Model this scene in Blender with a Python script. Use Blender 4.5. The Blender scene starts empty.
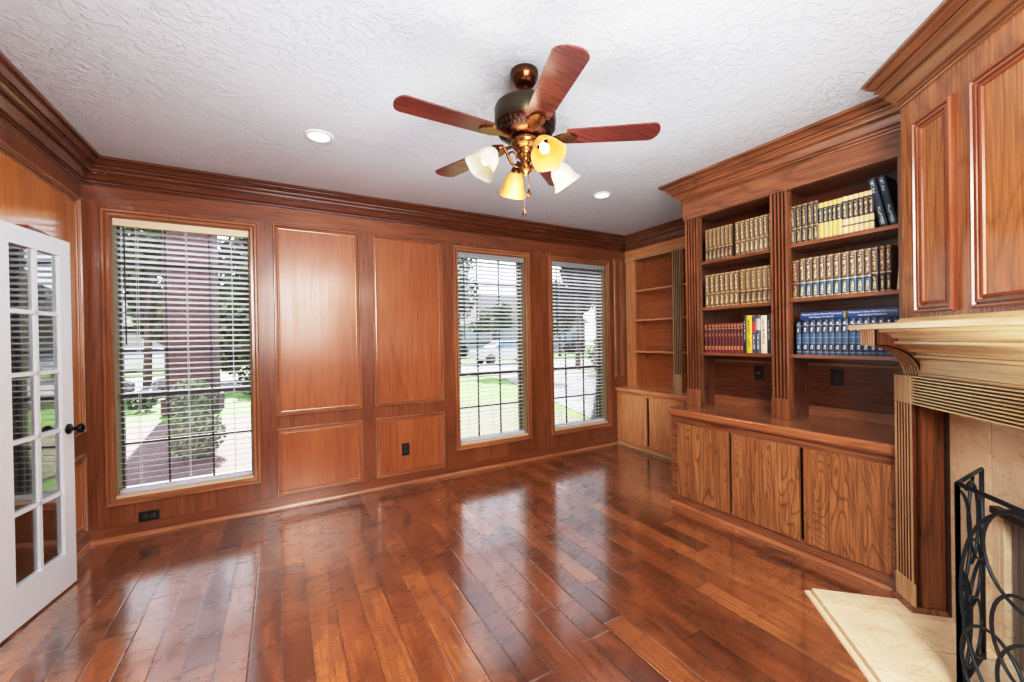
import bpy, bmesh, math, random
from mathutils import Vector, Matrix
random.seed(7)
C = bpy.context.scene.collection
PI = math.pi
S2 = math.sqrt(.5)

# ------------------------------------------------------------------ node helpers
class NT:
    def __init__(s, name):
        s.m = bpy.data.materials.new(name); s.m.use_nodes = True
        s.t = s.m.node_tree; s.t.nodes.clear()
        s.out = s.n('ShaderNodeOutputMaterial')
    def n(s, typ, ins=None, **kw):
        x = s.t.nodes.new(typ)
        for k, v in kw.items(): setattr(x, k, v)
        for k, v in (ins or {}).items(): s.set(x.inputs[k], v)
        return x
    def set(s, sock, v):
        if isinstance(v, bpy.types.Node): v = v.outputs[0]
        if isinstance(v, bpy.types.NodeSocket): s.t.links.new(v, sock)
        else: sock.default_value = v
    def math(s, op, a, b=None, c=None):
        x = s.n('ShaderNodeMath', operation=op); s.set(x.inputs[0], a)
        if b is not None: s.set(x.inputs[1], b)
        if c is not None: s.set(x.inputs[2], c)
        return x.outputs[0]
    def mix(s, f, a, b, mode='MIX'):
        x = s.n('ShaderNodeMix', data_type='RGBA', blend_type=mode)
        s.set(x.inputs[0], f); s.set(x.inputs[6], a); s.set(x.inputs[7], b)
        return x.outputs[2]
    def ramp(s, f, stops, interp='LINEAR'):
        x = s.n('ShaderNodeValToRGB'); r = x.color_ramp; r.interpolation = interp
        while len(r.elements) < len(stops): r.elements.new(.5)
        for e, (p, c) in zip(r.elements, stops): e.position = p; e.color = c
        s.set(x.inputs[0], f); return x.outputs[0]
    def mr(s, v, a, b, c=0., d=1.):
        x = s.n('ShaderNodeMapRange'); s.set(x.inputs[0], v)
        for i, q in enumerate((a, b, c, d)): x.inputs[i+1].default_value = q
        return x.outputs[0]
    def coord(s, which='Object'): return s.n('ShaderNodeTexCoord').outputs[which]
    def map(s, v, scale=(1,1,1), loc=(0,0,0)):
        x = s.n('ShaderNodeMapping'); s.set(x.inputs[0], v)
        x.inputs['Scale'].default_value = scale; s.set(x.inputs['Location'], loc); return x.outputs[0]
    def noise(s, v, scale, detail=3, dist=0., rough=.5, out='Fac'):
        x = s.n('ShaderNodeTexNoise', {'Vector': v, 'Scale': scale, 'Detail': detail, 'Distortion': dist, 'Roughness': rough})
        return x.outputs[out]
    def bump(s, h, strength, dist=.01):
        return s.n('ShaderNodeBump', {'Height': h, 'Strength': strength, 'Distance': dist}).outputs[0]
    def pbsdf(s, **kw):
        x = s.n('ShaderNodeBsdfPrincipled')
        for k, v in kw.items(): s.set(x.inputs[k.replace('_', ' ')], v)
        s.t.links.new(x.outputs[0], s.out.inputs[0]); return x
def lin(c):
    r = [(v/255/12.92 if v/255 <= .04045 else ((v/255+.055)/1.055)**2.4) for v in c[:3]]
    return (*r, 1.)

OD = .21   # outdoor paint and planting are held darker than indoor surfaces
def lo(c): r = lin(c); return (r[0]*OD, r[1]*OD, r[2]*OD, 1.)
def dk(c, k=.54): return tuple(int(v*k) for v in c)
def plain(name, rgb, rough=.5, metal=0., spec=.5, coat=0., emit=None, es=0., noise=0.):
    t = NT(name); col = lin(rgb)
    if noise:
        n = t.noise(t.coord(), 14, 4)
        col = t.mix(t.math('MULTIPLY', n, noise), col, lin([v*.55 for v in rgb]))
    p = t.pbsdf(Base_Color=col, Roughness=rough, Metallic=metal)
    p.inputs['Specular IOR Level'].default_value = spec
    p.inputs['Coat Weight'].default_value = coat; p.inputs['Coat Roughness'].default_value = .1
    if emit: p.inputs['Emission Color'].default_value = lin(emit); p.inputs['Emission Strength'].default_value = es
    return t.m

def wood(name, dark, mid, light, axis='z', figure=.35, K=26., rough=.32, coat=.25, gs=1., bumpv=.12, al=.13, wob=.25):
    t = NT(name)
    oi = t.n('ShaderNodeObjectInfo').outputs['Random']
    off = t.n('ShaderNodeCombineXYZ', {0: t.math('MULTIPLY', oi, 37.), 1: t.math('MULTIPLY', oi, 17.), 2: t.math('MULTIPLY', oi, 53.)})
    co = t.coord()
    sc = {'x': (al,1,1), 'y': (1,al,1), 'z': (1,1,al)}[axis]
    sf = {'x': (.03,1,1), 'y': (1,.03,1), 'z': (1,1,.03)}[axis]
    v = t.n('ShaderNodeVectorMath', operation='ADD', ins={0: co, 1: off}).outputs[0]
    big = t.noise(t.map(v, sc), 2.6*gs, 2, wob)
    rings = t.math('ABSOLUTE', t.math('SINE', t.math('MULTIPLY', big, K*gs)))
    line = t.mr(rings, 0., .55, 1., 0.)
    grain = t.noise(t.map(v, sf), 110., 3, 0.)
    tone = t.noise(t.map(v, sc), 5., 3, .3)
    f0 = t.mr(tone, .3, .7, 0., 1.)
    col = t.mix(f0, lin(mid), lin(light))
    col = t.mix(t.math('MULTIPLY', line, figure), col, lin(dark))
    gm = t.mr(grain, .38, .62, .55*min(1, figure+.35), 0.)
    col = t.mix(gm, col, lin(dark))
    h = t.math('ADD', t.math('MULTIPLY', grain, .6), t.math('MULTIPLY', line, -.5))
    p = t.pbsdf(Base_Color=col, Roughness=t.mr(grain, .3, .7, rough-.06, rough+.08), Normal=t.bump(h, bumpv, .004))
    p.inputs['Coat Weight'].default_value = coat; p.inputs['Coat Roughness'].default_value = .16
    return t.m

def wood3(name, *a, **k):
    d = {ax: wood(name+'_'+ax, *a, axis=ax, **k) for ax in 'xyz'}
    d['xz'] = [d['x'], d['z']]; d['yz'] = [d['y'], d['z']]; d['yx'] = [d['y'], d['x']]; d['xy'] = [d['x'], d['y']]
    return d

W_WALL = wood3('wall_stile_wood', (76,38,20), (130,71,38), (154,92,54), figure=.30)
W_FIELD = wood3('panel_field_wood', (104,54,26), (160,92,50), (182,112,64), figure=.22, K=16)
W_CROWN = wood3('crown_wood', (52,22,12), (100,50,28), (128,68,40), figure=.25, rough=.25, coat=.5)
W_MOULD = wood3('moulding_wood', (84,44,24), (156,98,62), (190,132,90), figure=.2, rough=.24, coat=.5)
W_LEFT = wood3('left_field_wood', (150,84,34), (196,124,58), (214,146,76), figure=.15, K=12, rough=.2, coat=.5)
W_OAK = wood3('oak_door_wood', (80,44,22), (160,106,62), (188,134,86), figure=.66, K=84, gs=1.5, rough=.36, coat=.15, al=.17, wob=.6)
W_CAB = wood3('main_cabinet_wood', (76,40,20), (132,82,50), (160,106,70), figure=.45, al=.2, wob=.5, K=36, rough=.28, coat=.4)
W_COUNTER = wood3('countertop_wood', (92,48,24), (160,100,60), (190,130,86), figure=.3, al=.2, wob=.4, K=30, rough=.18, coat=.8)
W_DARK = wood3('interior_and_groove_shade_wood', (38,15,8), (98,47,26), (126,66,38), figure=.3, rough=.3, coat=.4)
W_SMALL = wood3('small_cabinet_wood', (170,106,58), (226,164,106), (242,190,136), figure=.25, rough=.26, coat=.4)
W_SMALLD = wood3('small_interior_wood', (134,72,34), (192,118,64), (214,144,88), figure=.25, rough=.4)
W_MANT = wood3('mantel_wood', (96,58,32), (194,156,108), (228,202,160), figure=.15, rough=.2, coat=.8)
W_OVER = wood3('overmantel_wood', (96,54,26), (158,98,54), (184,124,76), figure=.4, K=40, rough=.25, coat=.45, al=.2, wob=.5)
W_OMM = wood3('overmantel_moulding_wood', (70,30,14), (128,66,34), (156,92,54), figure=.2, rough=.22, coat=.6)
W_OCR = wood3('overmantel_crown_wood', (70,38,20), (126,78,46), (156,108,72), figure=.25, rough=.2, coat=.8)
W_MDARK = wood3('mantel_dark_wood', (56,24,12), (128,72,38), (154,92,52), figure=.6, K=34, rough=.3, coat=.3)

# ---- other materials
def m_floor():
    t = NT('hardwood_planks'); co = t.coord()
    sx = t.n('ShaderNodeSeparateXYZ', {0: co}); x, y = sx.outputs[0], sx.outputs[1]
    W, L = .1235, 1.15
    u = t.math('DIVIDE', t.math('ADD', x, .03), W); row = t.math('FLOOR', u); fu = t.math('FRACT', u)
    rr = t.n('ShaderNodeTexWhiteNoise', {'W': row}, noise_dimensions='1D').outputs[0]
    v = t.math('ADD', t.math('DIVIDE', y, L), t.math('MULTIPLY', rr, 7.3)); pid = t.math('FLOOR', v); fv = t.math('FRACT', v)
    key = t.n('ShaderNodeCombineXYZ', {0: row, 1: pid, 2: 3.})
    wn = t.n('ShaderNodeTexWhiteNoise', {'Vector': key}, noise_dimensions='3D')
    r = wn.outputs[0]
    vec = t.n('ShaderNodeVectorMath', operation='ADD', ins={0: co, 1: t.n('ShaderNodeVectorMath', operation='SCALE', ins={0: wn.outputs[1], 'Scale': 40.}).outputs[0]}).outputs[0]
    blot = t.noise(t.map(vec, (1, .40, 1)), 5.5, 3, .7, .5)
    ripple = t.noise(t.map(vec, (.35, 1.6, 1)), 16., 3, .8)
    grain = t.noise(t.map(vec, (1, .05, 1)), 70., 4)
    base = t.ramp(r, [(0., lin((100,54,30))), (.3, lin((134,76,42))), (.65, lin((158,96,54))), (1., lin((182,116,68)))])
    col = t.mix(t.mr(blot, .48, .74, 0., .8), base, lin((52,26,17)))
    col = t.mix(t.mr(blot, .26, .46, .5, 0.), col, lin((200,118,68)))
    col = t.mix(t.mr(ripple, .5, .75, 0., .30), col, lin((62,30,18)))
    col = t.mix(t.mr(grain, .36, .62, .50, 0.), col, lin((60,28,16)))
    e1 = t.math('MULTIPLY', t.math('MINIMUM', fu, t.math('SUBTRACT', 1., fu)), W)
    e2 = t.math('MULTIPLY', t.math('MINIMUM', fv, t.math('SUBTRACT', 1., fv)), L)
    e = t.math('MINIMUM', e1, e2)
    gap = t.mr(e, .0014, .0030, 1., 0.)
    col = t.mix(t.math('MULTIPLY', gap, .85), col, lin((26,12,8)))
    h = t.math('ADD', t.mr(e, .0, .006, 0., 1.), t.math('MULTIPLY', t.math('ADD', ripple, grain), .10))
    tilt = t.math('MULTIPLY', t.math('SUBTRACT', r, .5), t.math('MULTIPLY', fu, .15))
    h = t.math('ADD', h, tilt)
    nrm = t.bump(h, .30, .004)
    p = t.pbsdf(Base_Color=col, Roughness=t.mr(ripple, .3, .7, .2, .3), Normal=nrm)
    p.inputs['Specular IOR Level'].default_value = 1.
    p.inputs['Coat Weight'].default_value = 1.; p.inputs['Coat Roughness'].default_value = .13
    p.inputs['Coat IOR'].default_value = 3.0
    t.set(p.inputs['Coat Normal'], t.bump(h, .10, .004))
    return t.m
def m_ceiling():
    t = NT('knockdown_plaster'); co = t.coord()
    n = t.noise(co, 15., 5, .9, .6); n2 = t.noise(co, 40., 3, .6)
    patch = t.mr(t.noise(co, 1.4, 2), .38, .62, .3, 1.)
    h = t.math('MULTIPLY', t.math('ADD', t.mr(n, .47, .53, 0., 1.), t.math('MULTIPLY', t.mr(n2, .5, .6), .35)), patch)
    t.pbsdf(Base_Color=lin((212,220,228)), Roughness=.8, Normal=t.bump(h, .62, .006))
    return t.m
def m_marble(lines=False):
    t = NT('cream_marble'); co = t.coord()
    n = t.noise(co, 5., 5, 1.4); v = t.noise(co, 3.2, 6, 2.2, .6)
    col = t.mix(t.mr(n, .3, .7), lin((244,228,200)), lin((226,202,168)))
    vein = t.mr(t.math('ABSOLUTE', t.math('SUBTRACT', v, .5)), 0., .012, .55, 0.)
    col = t.mix(vein, col, lin((196,148,90)))
    t.pbsdf(Base_Color=col, Roughness=.18)
    return t.m
def m_brick(name, c1, c2, mortar, sc=1., flat=False):
    t = NT(name); co = t.coord(); s = t.n('ShaderNodeSeparateXYZ', {0: co})
    v = t.n('ShaderNodeCombineXYZ', {0: s.outputs[0] if flat else t.math('ADD', s.outputs[0], s.outputs[1]), 1: s.outputs[1] if flat else s.outputs[2]})
    b = t.n('ShaderNodeTexBrick', {'Vector': v, 'Color1': lo(c1), 'Color2': lo(c2), 'Mortar': lo(mortar), 'Scale': 1.,
        'Mortar Size': .008, 'Brick Width': .22*sc, 'Row Height': .075*sc if not flat else .11})
    t.pbsdf(Base_Color=b.outputs[0], Roughness=.85)
    return t.m
def m_leaf(name, c1, c2, c3=None):
    t = NT(name); n = t.noise(t.coord(), 3.5, 4)
    r = t.n('ShaderNodeNewGeometry').outputs['Random Per Island']
    col = t.ramp(r, [(0., lo(c1)), (.6, lo(c2)), (1., lo(c3 or c2))])
    p = t.pbsdf(Base_Color=t.mix(t.mr(n, .35, .65, 0., .5), col, lo(c1)), Roughness=.6)
    p.inputs['Subsurface Weight'].default_value = 0.
    return t.m
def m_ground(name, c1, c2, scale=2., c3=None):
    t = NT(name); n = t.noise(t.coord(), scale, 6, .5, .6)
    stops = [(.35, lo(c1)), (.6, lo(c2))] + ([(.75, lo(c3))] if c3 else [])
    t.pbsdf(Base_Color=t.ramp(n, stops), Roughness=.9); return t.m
def m_glass(name, gain=1.6, tint=(1,1,1,1)):
    t = NT(name)
    f = t.n('ShaderNodeFresnel', {'IOR': 1.5}).outputs[0]
    f = t.math('MINIMUM', t.math('MULTIPLY', f, gain), .95)
    tr = t.n('ShaderNodeBsdfTransparent', {'Color': tint}); gl = t.n('ShaderNodeBsdfGlossy', {'Roughness': .03})
    mx = t.n('ShaderNodeMixShader', {0: f, 1: tr.outputs[0], 2: gl.outputs[0]})
    t.t.links.new(mx.outputs[0], t.out.inputs[0]); return t.m
def m_mesh(name, rgb, cell=.004, wire=.3):
    t = NT(name); s = t.n('ShaderNodeSeparateXYZ', {0: t.coord()})
    def g(a): return t.math('LESS_THAN', t.math('FRACT', t.math('DIVIDE', a, cell)), wire)
    k = t.math('MAXIMUM', g(s.outputs[0]), g(s.outputs[2]))
    tr = t.n('ShaderNodeBsdfTransparent'); d = t.n('ShaderNodeBsdfPrincipled', {'Base Color': lin(rgb), 'Roughness': .4, 'Metallic': .5})
    mx = t.n('ShaderNodeMixShader', {0: k, 1: tr.outputs[0], 2: d.outputs[0]})
    t.t.links.new(mx.outputs[0], t.out.inputs[0]); return t.m
def m_shade(name, rgb, es):
    t = NT(name)
    p = t.pbsdf(Base_Color=lin(rgb), Roughness=.35)
    p.inputs['Emission Color'].default_value = lin(rgb); p.inputs['Emission Strength'].default_value = es
    return t.m

FLOOR = m_floor(); CEIL = m_ceiling(); MARBLE = m_marble()
WHITE = plain('white_door_paint', (228,236,244), .35)
def m_slat():
    t = NT('blind_slat_vinyl')
    d = t.n('ShaderNodeBsdfPrincipled', {'Base Color': lin((232,232,238)), 'Roughness': .35})
    tr = t.n('ShaderNodeBsdfTranslucent', {'Color': lin((236,238,246))})
    mx = t.n('ShaderNodeMixShader', {0: .66, 1: d.outputs[0], 2: tr.outputs[0]})
    t.t.links.new(mx.outputs[0], t.out.inputs[0]); return t.m
BLIND = m_slat()
VAL_CREAM = plain('cream_valance', (236,216,190), .5)
VAL_GREY = plain('grey_valance', (168,172,178), .5)
CORD = plain('blind_cord', (214,216,222), .7)
SASH = plain('dark_bronze_sash', (52,48,46), .45)
REVEAL = plain('window_reveal', (150,134,96), .6, noise=.4)
BLACK = plain('black_plastic', (18,16,16), .35)
BLACKM = plain('black_knob_metal', (30,30,34), .25, .8)
IRON = plain('wrought_iron', (44,50,56), .42, .6)
BRONZE = plain('antique_bronze', (104,66,44), .22, 1.)
BAND = plain('motor_band_metal', (72,62,48), .3, .9)
BRASS = plain('aged_brass', (150,104,62), .25, 1.)
BLADE = wood('fan_blade_wood', (52,20,16), (92,38,30), (112,50,40), axis='x', figure=.3, rough=.3)
GLASS = m_glass('door_glass', 4.5); PANE = m_glass('window_glass', 1.)
PAGES = plain('book_pages', (226,210,176), .8)
GROUT = plain('grout', (140,112,80), .8)
LAMP_LENS = plain('recessed_lens', (255,244,220), .4, emit=(255,240,214), es=2.2)
BULB = plain('glowing_bulb', (255,240,200), .4, emit=(255,236,190), es=2.5)
SHADE_A = m_shade('amber_alabaster', (222,158,88), .15); SHADE_W = m_shade('pale_alabaster', (190,184,168), .04)
MESHC = m_mesh('firebox_mesh', (150,138,130), .006, .62)
WINGM = m_mesh('screen_wire', (200,196,184), .009, .2)

# ------------------------------------------------------------------ mesh helpers
def box(bm, a, b, bev=0.):
    x0, x1 = sorted((a[0], b[0])); y0, y1 = sorted((a[1], b[1])); z0, z1 = sorted((a[2], b[2]))
    r = bmesh.ops.create_cube(bm, size=1.)
    vs = r['verts']
    bmesh.ops.scale(bm, vec=(x1-x0, y1-y0, z1-z0), verts=vs)
    bmesh.ops.translate(bm, vec=((x0+x1)/2, (y0+y1)/2, (z0+z1)/2), verts=vs)
    if bev:
        es = list({e for v in vs for e in v.link_edges})
        bmesh.ops.bevel(bm, geom=es, offset=bev, segments=2, affect='EDGES', profile=.6)
    return bm
def B(*boxes, bev=0.):
    bm = bmesh.new()
    for b in boxes: box(bm, b[:3], b[3:6], bev)
    return bm
def prism(bm, poly, z0, z1):
    a = [bm.verts.new((p[0], p[1], z0)) for p in poly]; b = [bm.verts.new((p[0], p[1], z1)) for p in poly]
    n = len(poly)
    bm.faces.new(a[::-1]); bm.faces.new(b)
    for i in range(n): bm.faces.new((a[i], a[(i+1) % n], b[(i+1) % n], b[i]))
    bmesh.ops.recalc_face_normals(bm, faces=bm.faces[:])
    return bm
def sweep(bm, path, prof, closed=False, side=1):
    """path: xy points; prof: (outward offset, z); mitred."""
    P = [Vector(p).to_2d() for p in path]; n = len(P); rings = []
    for i in range(n):
        d0 = (P[i]-P[i-1]).normalized() if (i > 0 or closed) else None
        d1 = (P[(i+1) % n]-P[i]).normalized() if (i < n-1 or closed) else None
        d0 = d0 or d1; d1 = d1 or d0
        n0 = Vector((-d0.y, d0.x))*side; n1 = Vector((-d1.y, d1.x))*side
        m = (n0+n1).normalized(); m = m/max(.2, m.dot(n0))
        rings.append([bm.verts.new((P[i].x+m.x*o, P[i].y+m.y*o, z)) for o, z in prof])
    k = len(prof)
    for i in range(n if closed else n-1):
        a, b = rings[i], rings[(i+1) % n]
        mi = 0 if abs((P[(i+1) % n]-P[i]).x) >= abs((P[(i+1) % n]-P[i]).y) else 1
        for j in range(k-1): bm.faces.new((a[j], b[j], b[j+1], a[j+1])).material_index = mi
    if not closed:
        for r in (rings[0], rings[-1]):
            try: bm.faces.new(r)
            except ValueError: pass
    bmesh.ops.recalc_face_normals(bm, faces=bm.faces[:])
    return bm
def rectmould(bm, r, prof, M):
    """rectangular picture-frame moulding. r=(u0,u1,v0,v1) outer; prof=(inset, out). M maps (u,out,v)->3d"""
    rings = []
    u0, u1, v0, v1 = r
    for (u, v, su, sv) in ((u0, v0, 1, 1), (u1, v0, -1, 1), (u1, v1, -1, -1), (u0, v1, 1, -1)):
        rings.append([bm.verts.new(M(u+su*i, o, v+sv*i)) for i, o in prof])
    for i in range(4):
        a, b = rings[i], rings[(i+1) % 4]
        for j in range(len(prof)-1): bm.faces.new((a[j], b[j], b[j+1], a[j+1])).material_index = i % 2
    bmesh.ops.recalc_face_normals(bm, faces=bm.faces[:])
    return bm
def lathe(bm, prof, M=None, seg=28, scallop=None):
    rings = []
    for k, (r, z) in enumerate(prof):
        ring = []
        for i in range(seg):
            a = 2*PI*i/seg; rr = r
            if scallop: rr = r*(1+scallop(k, a))
            ring.append(bm.verts.new((rr*math.cos(a), rr*math.sin(a), z)))
        rings.append(ring)
    vs = [v for r in rings for v in r]
    for a, b in zip(rings, rings[1:]):
        for i in range(seg): bm.faces.new((a[i], a[(i+1) % seg], b[(i+1) % seg], b[i]))
    if M is not None:
        for v in vs: v.co = M @ v.co
    for f in bm.faces: f.smooth = True
    bmesh.ops.recalc_face_normals(bm, faces=bm.faces[:])
    return bm
def tube(bm, pts, r, seg=8, closed=False):
    P = [Vector(p) for p in pts]; n = len(P); rings = []
    ref = None
    for i in range(n):
        if closed: d = (P[(i+1) % n]-P[i-1]).normalized()
        else: d = (P[min(i+1, n-1)]-P[max(i-1, 0)]).normalized()
        if ref is None:
            ref = Vector((0, 0, 1)) if abs(d.z) < .9 else Vector((1, 0, 0))
        s = d.cross(ref).normalized(); t = s.cross(d).normalized(); ref = t
        rr = r[i] if isinstance(r, (list, tuple)) else r
        rings.append([bm.verts.new(P[i]+(s*math.cos(2*PI*k/seg)+t*math.sin(2*PI*k/seg))*rr) for k in range(seg)])
    for i in range(n if closed else n-1):
        a, b = rings[i], rings[(i+1) % n]
        for k in range(seg):
            f = bm.faces.new((a[k], a[(k+1) % seg], b[(k+1) % seg], b[k])); f.smooth = True
    if not closed:
        bm.faces.new(rings[0][::-1]); bm.faces.new(rings[-1])
    bmesh.ops.recalc_face_normals(bm, faces=bm.faces[:])
    return bm

MW = {}
def reg(o, M): MW[o.name] = M
def obj(name, bm, mat, parent=None, local=False):
    """bm in world coordinates unless local=True (then in the parent's frame)"""
    me = bpy.data.meshes.new(name)
    if parent is not None and not local:
        bm.transform(MW[parent.name].inverted())
    loc = None
    if parent is None:
        bm.verts.ensure_lookup_table()
        xs = [v.co.x for v in bm.verts]; ys = [v.co.y for v in bm.verts]; zs = [v.co.z for v in bm.verts]
        loc = Vector(((min(xs)+max(xs))/2, (min(ys)+max(ys))/2, min(zs)))
        bm.transform(Matrix.Translation(-loc))
    bm.to_mesh(me); bm.free()
    for m_ in (mat if isinstance(mat, (list, tuple)) else [mat]): me.materials.append(m_)
    o = bpy.data.objects.new(name, me); C.objects.link(o)
    if parent is not None: o.parent = parent; reg(o, MW[parent.name])
    else: o.location = loc; reg(o, Matrix.Translation(loc))
    return o
def thing(name, label, cat, loc=(0,0,0), rotz=0., group=None):
    o = bpy.data.objects.new(name, None); C.objects.link(o); o.empty_display_size = .1
    o.location = loc; o.rotation_euler = (0, 0, rotz)
    reg(o, Matrix.Translation(loc) @ Matrix.Rotation(rotz, 4, 'Z'))
    o['label'] = label; o['category'] = cat
    if group: o['group'] = group
    return o
def tag(o, label, cat, group=None, kind=None):
    o['label'] = label; o['category'] = cat
    if group: o['group'] = group
    if kind: o['kind'] = kind
    return o
def struct(name, bm, mat, label=None, cat=None):
    o = obj(name, bm, mat); o['kind'] = 'structure'
    if label: o['label'] = label; o['category'] = cat
    return o
def sgroup(name, label, cat, loc=(0,0,0), rotz=0.):
    o = thing(name, label, cat, loc, rotz); o['kind'] = 'structure'; return o

# ------------------------------------------------------------------ dimensions
YB = 3.939; XL = -1.188; H = 2.70; XN = 4.30; XM = 3.42; YN = -1.05
OPEN = [(-1.042, -.211), (1.612, 2.432), (2.81, 3.65)]
ZO0, ZO1 = .301, 2.32

# ------------------------------------------------------------------ floor / ceiling / walls
fl = struct('floor', prism(bmesh.new(), [(-2.9,YN),(4.4,YN),(4.4,YB+.1),(-2.9,YB+.1)], -.06, 0.), FLOOR, 'glossy red brown hardwood plank floor', 'floor')
ce = struct('ceiling', B((-3.0,YN-.2,H,4.6,YB+.2,H+.15)), CEIL, 'white textured plaster ceiling', 'ceiling')
# back wall with openings (one mesh)
bm = bmesh.new()
xs = [-1.5] + [v for o in OPEN for v in o] + [4.5]
for i in range(0, len(xs), 2): box(bm, (xs[i], YB, 0), (xs[i+1], YB+.2, H))
for a, b in OPEN:
    box(bm, (a, YB, 0), (b, YB+.2, ZO0)); box(bm, (a, YB, ZO1), (b, YB+.2, H))
bmesh.ops.remove_doubles(bm, verts=bm.verts[:], dist=1e-5)
wb = struct('wall_back', bm, W_WALL['z'], 'wood panelled wall with three windows', 'wall')
PM = [(0, 0), (0, .013), (.005, .018), (.012, .018), (.016, .010), (.014, .002), (.019, .002), (.020, .013), (.029, .014), (.032, .004), (.035, .004), (.037, .010), (.043, .009), (.045, .001)]
WM = [(0, 0), (0, .018), (.006, .026), (.020, .026), (.026, .014), (.024, .006), (.030, .006), (.031, .018), (.046, .019), (.052, .012), (.055, -.06)]
MB = lambda u, o, v: Vector((u, YB-o, v))
for a, b in ((-.044, .644), (.755, 1.439)):
    for z0, z1 in ((.777, 2.397), (.104, .672)):
        fld = obj('panel_field', B((a+.03, YB-.006, z0+.03, b-.03, YB+.002, z1-.03)), W_FIELD['z'], wb)
        obj('panel_moulding', rectmould(bmesh.new(), (a, b, z0, z1), PM, MB), W_MOULD['xz'], wb)
nm = rectmould(bmesh.new(), (3.787, 3.935, .87, 2.418), PM, MB); obj('panel_moulding', nm, W_MOULD['xz'], wb)
obj('top_rail', B((-1.188, YB-.004, 2.41, 4.0, YB+.001, 2.56)), W_WALL['x'], wb)
obj('bottom_rail', B((-1.188, YB-.004, .0, 3.83, YB+.001, .098)), W_WALL['x'], wb)
# left wall
wl = struct('wall_left', B((XL-.14, 2.70, 0, XL, YB, H), (XL-.14, YN, 0, XL, 1.2, H), (XL-.14, 1.2, 2.06, XL, 2.70, H)), W_WALL['z'], 'wood panelled left wall beside the white door', 'wall')
ML = lambda u, o, v: Vector((XL+o, u, v))
PL = [(0, 0), (0, .015), (.006, .024), (.016, .024), (.02, .014), (.018, .004), (.024, .004), (.025, .017), (.036, .018), (.039, .005), (.043, .005), (.045, .014), (.055, .013), (.058, .001)]
for z0, z1 in ((.80, 2.412), (.12, .66)):
    obj('panel_field', B((XL-.001, 2.83, z0+.03, XL+.006, 3.83, z1-.03)), W_LEFT['z'], wl)
    obj('panel_moulding', rectmould(bmesh.new(), (2.78, 3.862, z0, z1), PL, ML), W_MOULD['yz'], wl)
# hall beyond the doorway
struct('wall_hall', B((-2.9, .6, 0, -2.8, 3.4, H), (-2.9, .5, 0, XL-.14, .6, H), (-2.9, 3.4, 0, XL-.14, 3.5, H)), plain('hall_paint', (220,212,198), .7), 'painted hall wall beyond the doorway', 'wall')
struct('wall_near', B((-1.4, YN-.12, 0, 4.5, YN, H)), W_WALL['z'], 'wood wall behind the viewpoint', 'wall')
struct('wall_right', B((XM, YN, 0, XM+.12, 2.29, H), (XM+.12, 2.2, 0, XN+.2, 2.29, H), (XN, 2.29, 0, XN+.2, YB, H)), W_WALL['z'], 'wall behind the bookcases', 'wall')

CP = [(0, 2.525), (.010, 2.525), (.013, 2.531), (.006, 2.534), (.006, 2.538), (.019, 2.541), (.021, 2.547), (.012, 2.550), (.012, 2.556), (.026, 2.562),
      (.052, 2.594), (.060, 2.597), (.050, 2.602), (.050, 2.607), (.066, 2.610), (.070, 2.622), (.080, 2.631), (.093, 2.634), (.096, 2.641), (.084, 2.645),
      (.084, 2.650), (.098, 2.652), (.120, 2.666), (.128, 2.669), (.118, 2.674), (.118, 2.678), (.140, 2.681), (.140, 2.70)]
struct('trim_1', sweep(bmesh.new(), [(XL, YN), (XL, YB), (4.0, YB)], CP, side=-1), W_CROWN['xy'], 'dark stained stepped crown moulding along back wall', 'crown moulding')
struct('trim_7', sweep(bmesh.new(), [(3.9, YB-.0), (4.0, YB), (4.0, 2.292)], CP, side=-1), W_CAB['xy'], 'stained stepped crown moulding above the small corner bookcase', 'crown moulding')
SH = [(0, 0), (.018, 0), (.018, .008), (.012, .02), (.004, .028), (0, .028)]
struct('baseboard_back', sweep(bmesh.new(), [(XL, 2.74), (XL, YB), (3.80, YB)], SH, side=-1), W_MOULD['xy'], 'thin wood shoe moulding along the back wall', 'baseboard')

# ------------------------------------------------------------------ windows
wn_label = ['tall window on the left, beside the white door', 'tall window in the middle of the back wall', 'tall window at the right, next to the small bookcase']
for i, (a, b) in enumerate(OPEN):
    w = sgroup('window_%d' % (i+1), wn_label[i], 'window', ((a+b)/2, YB, ZO0))
    obj('casing', rectmould(bmesh.new(), (a-.055, b+.055, ZO0-.055, ZO1+.055), WM, MB), W_MOULD['xz'], w)
    obj('reveal', B((a, YB+.01, ZO0, a+.006, YB+.2, ZO1), (b-.006, YB+.01, ZO0, b, YB+.2, ZO1), (a, YB+.01, ZO1-.006, b, YB+.2, ZO1)), REVEAL, w)
    obj('sill', B((a, YB-.01, ZO0-.004, b, YB+.2, ZO0+.014)), plain('sill_paint', (214,196,170), .4), w)
    yg = YB+.13
    bars = [(a+.006, yg-.012, ZO0, a+.018, yg+.03, ZO1), (b-.018, yg-.012, ZO0, b-.006, yg+.03, ZO1),
            (a, yg-.012, ZO1-.035, b, yg+.03, ZO1), (a, yg-.012, ZO0, b, yg+.03, ZO0+.03), (a, yg-.02, 1.005, b, yg+.02, 1.04)]
    obj('sash', B(*bars), SASH, w)
    W3 = (b-a)/3
    mu = [(a+W3*k-.006, yg-.008, ZO0, a+W3*k+.006, yg+.012, ZO1) for k in (1, 2)]
    mu += [(a, yg-.008, z-.007, b, yg+.012, z+.007) for z in (2.01, 1.685, 1.355, .66)]
    obj('muntins', B(*mu), SASH, w)
    obj('pane', B((a+.01, yg+.0, ZO0+.01, b-.01, yg+.004, ZO1-.01)), PANE, w)

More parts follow.
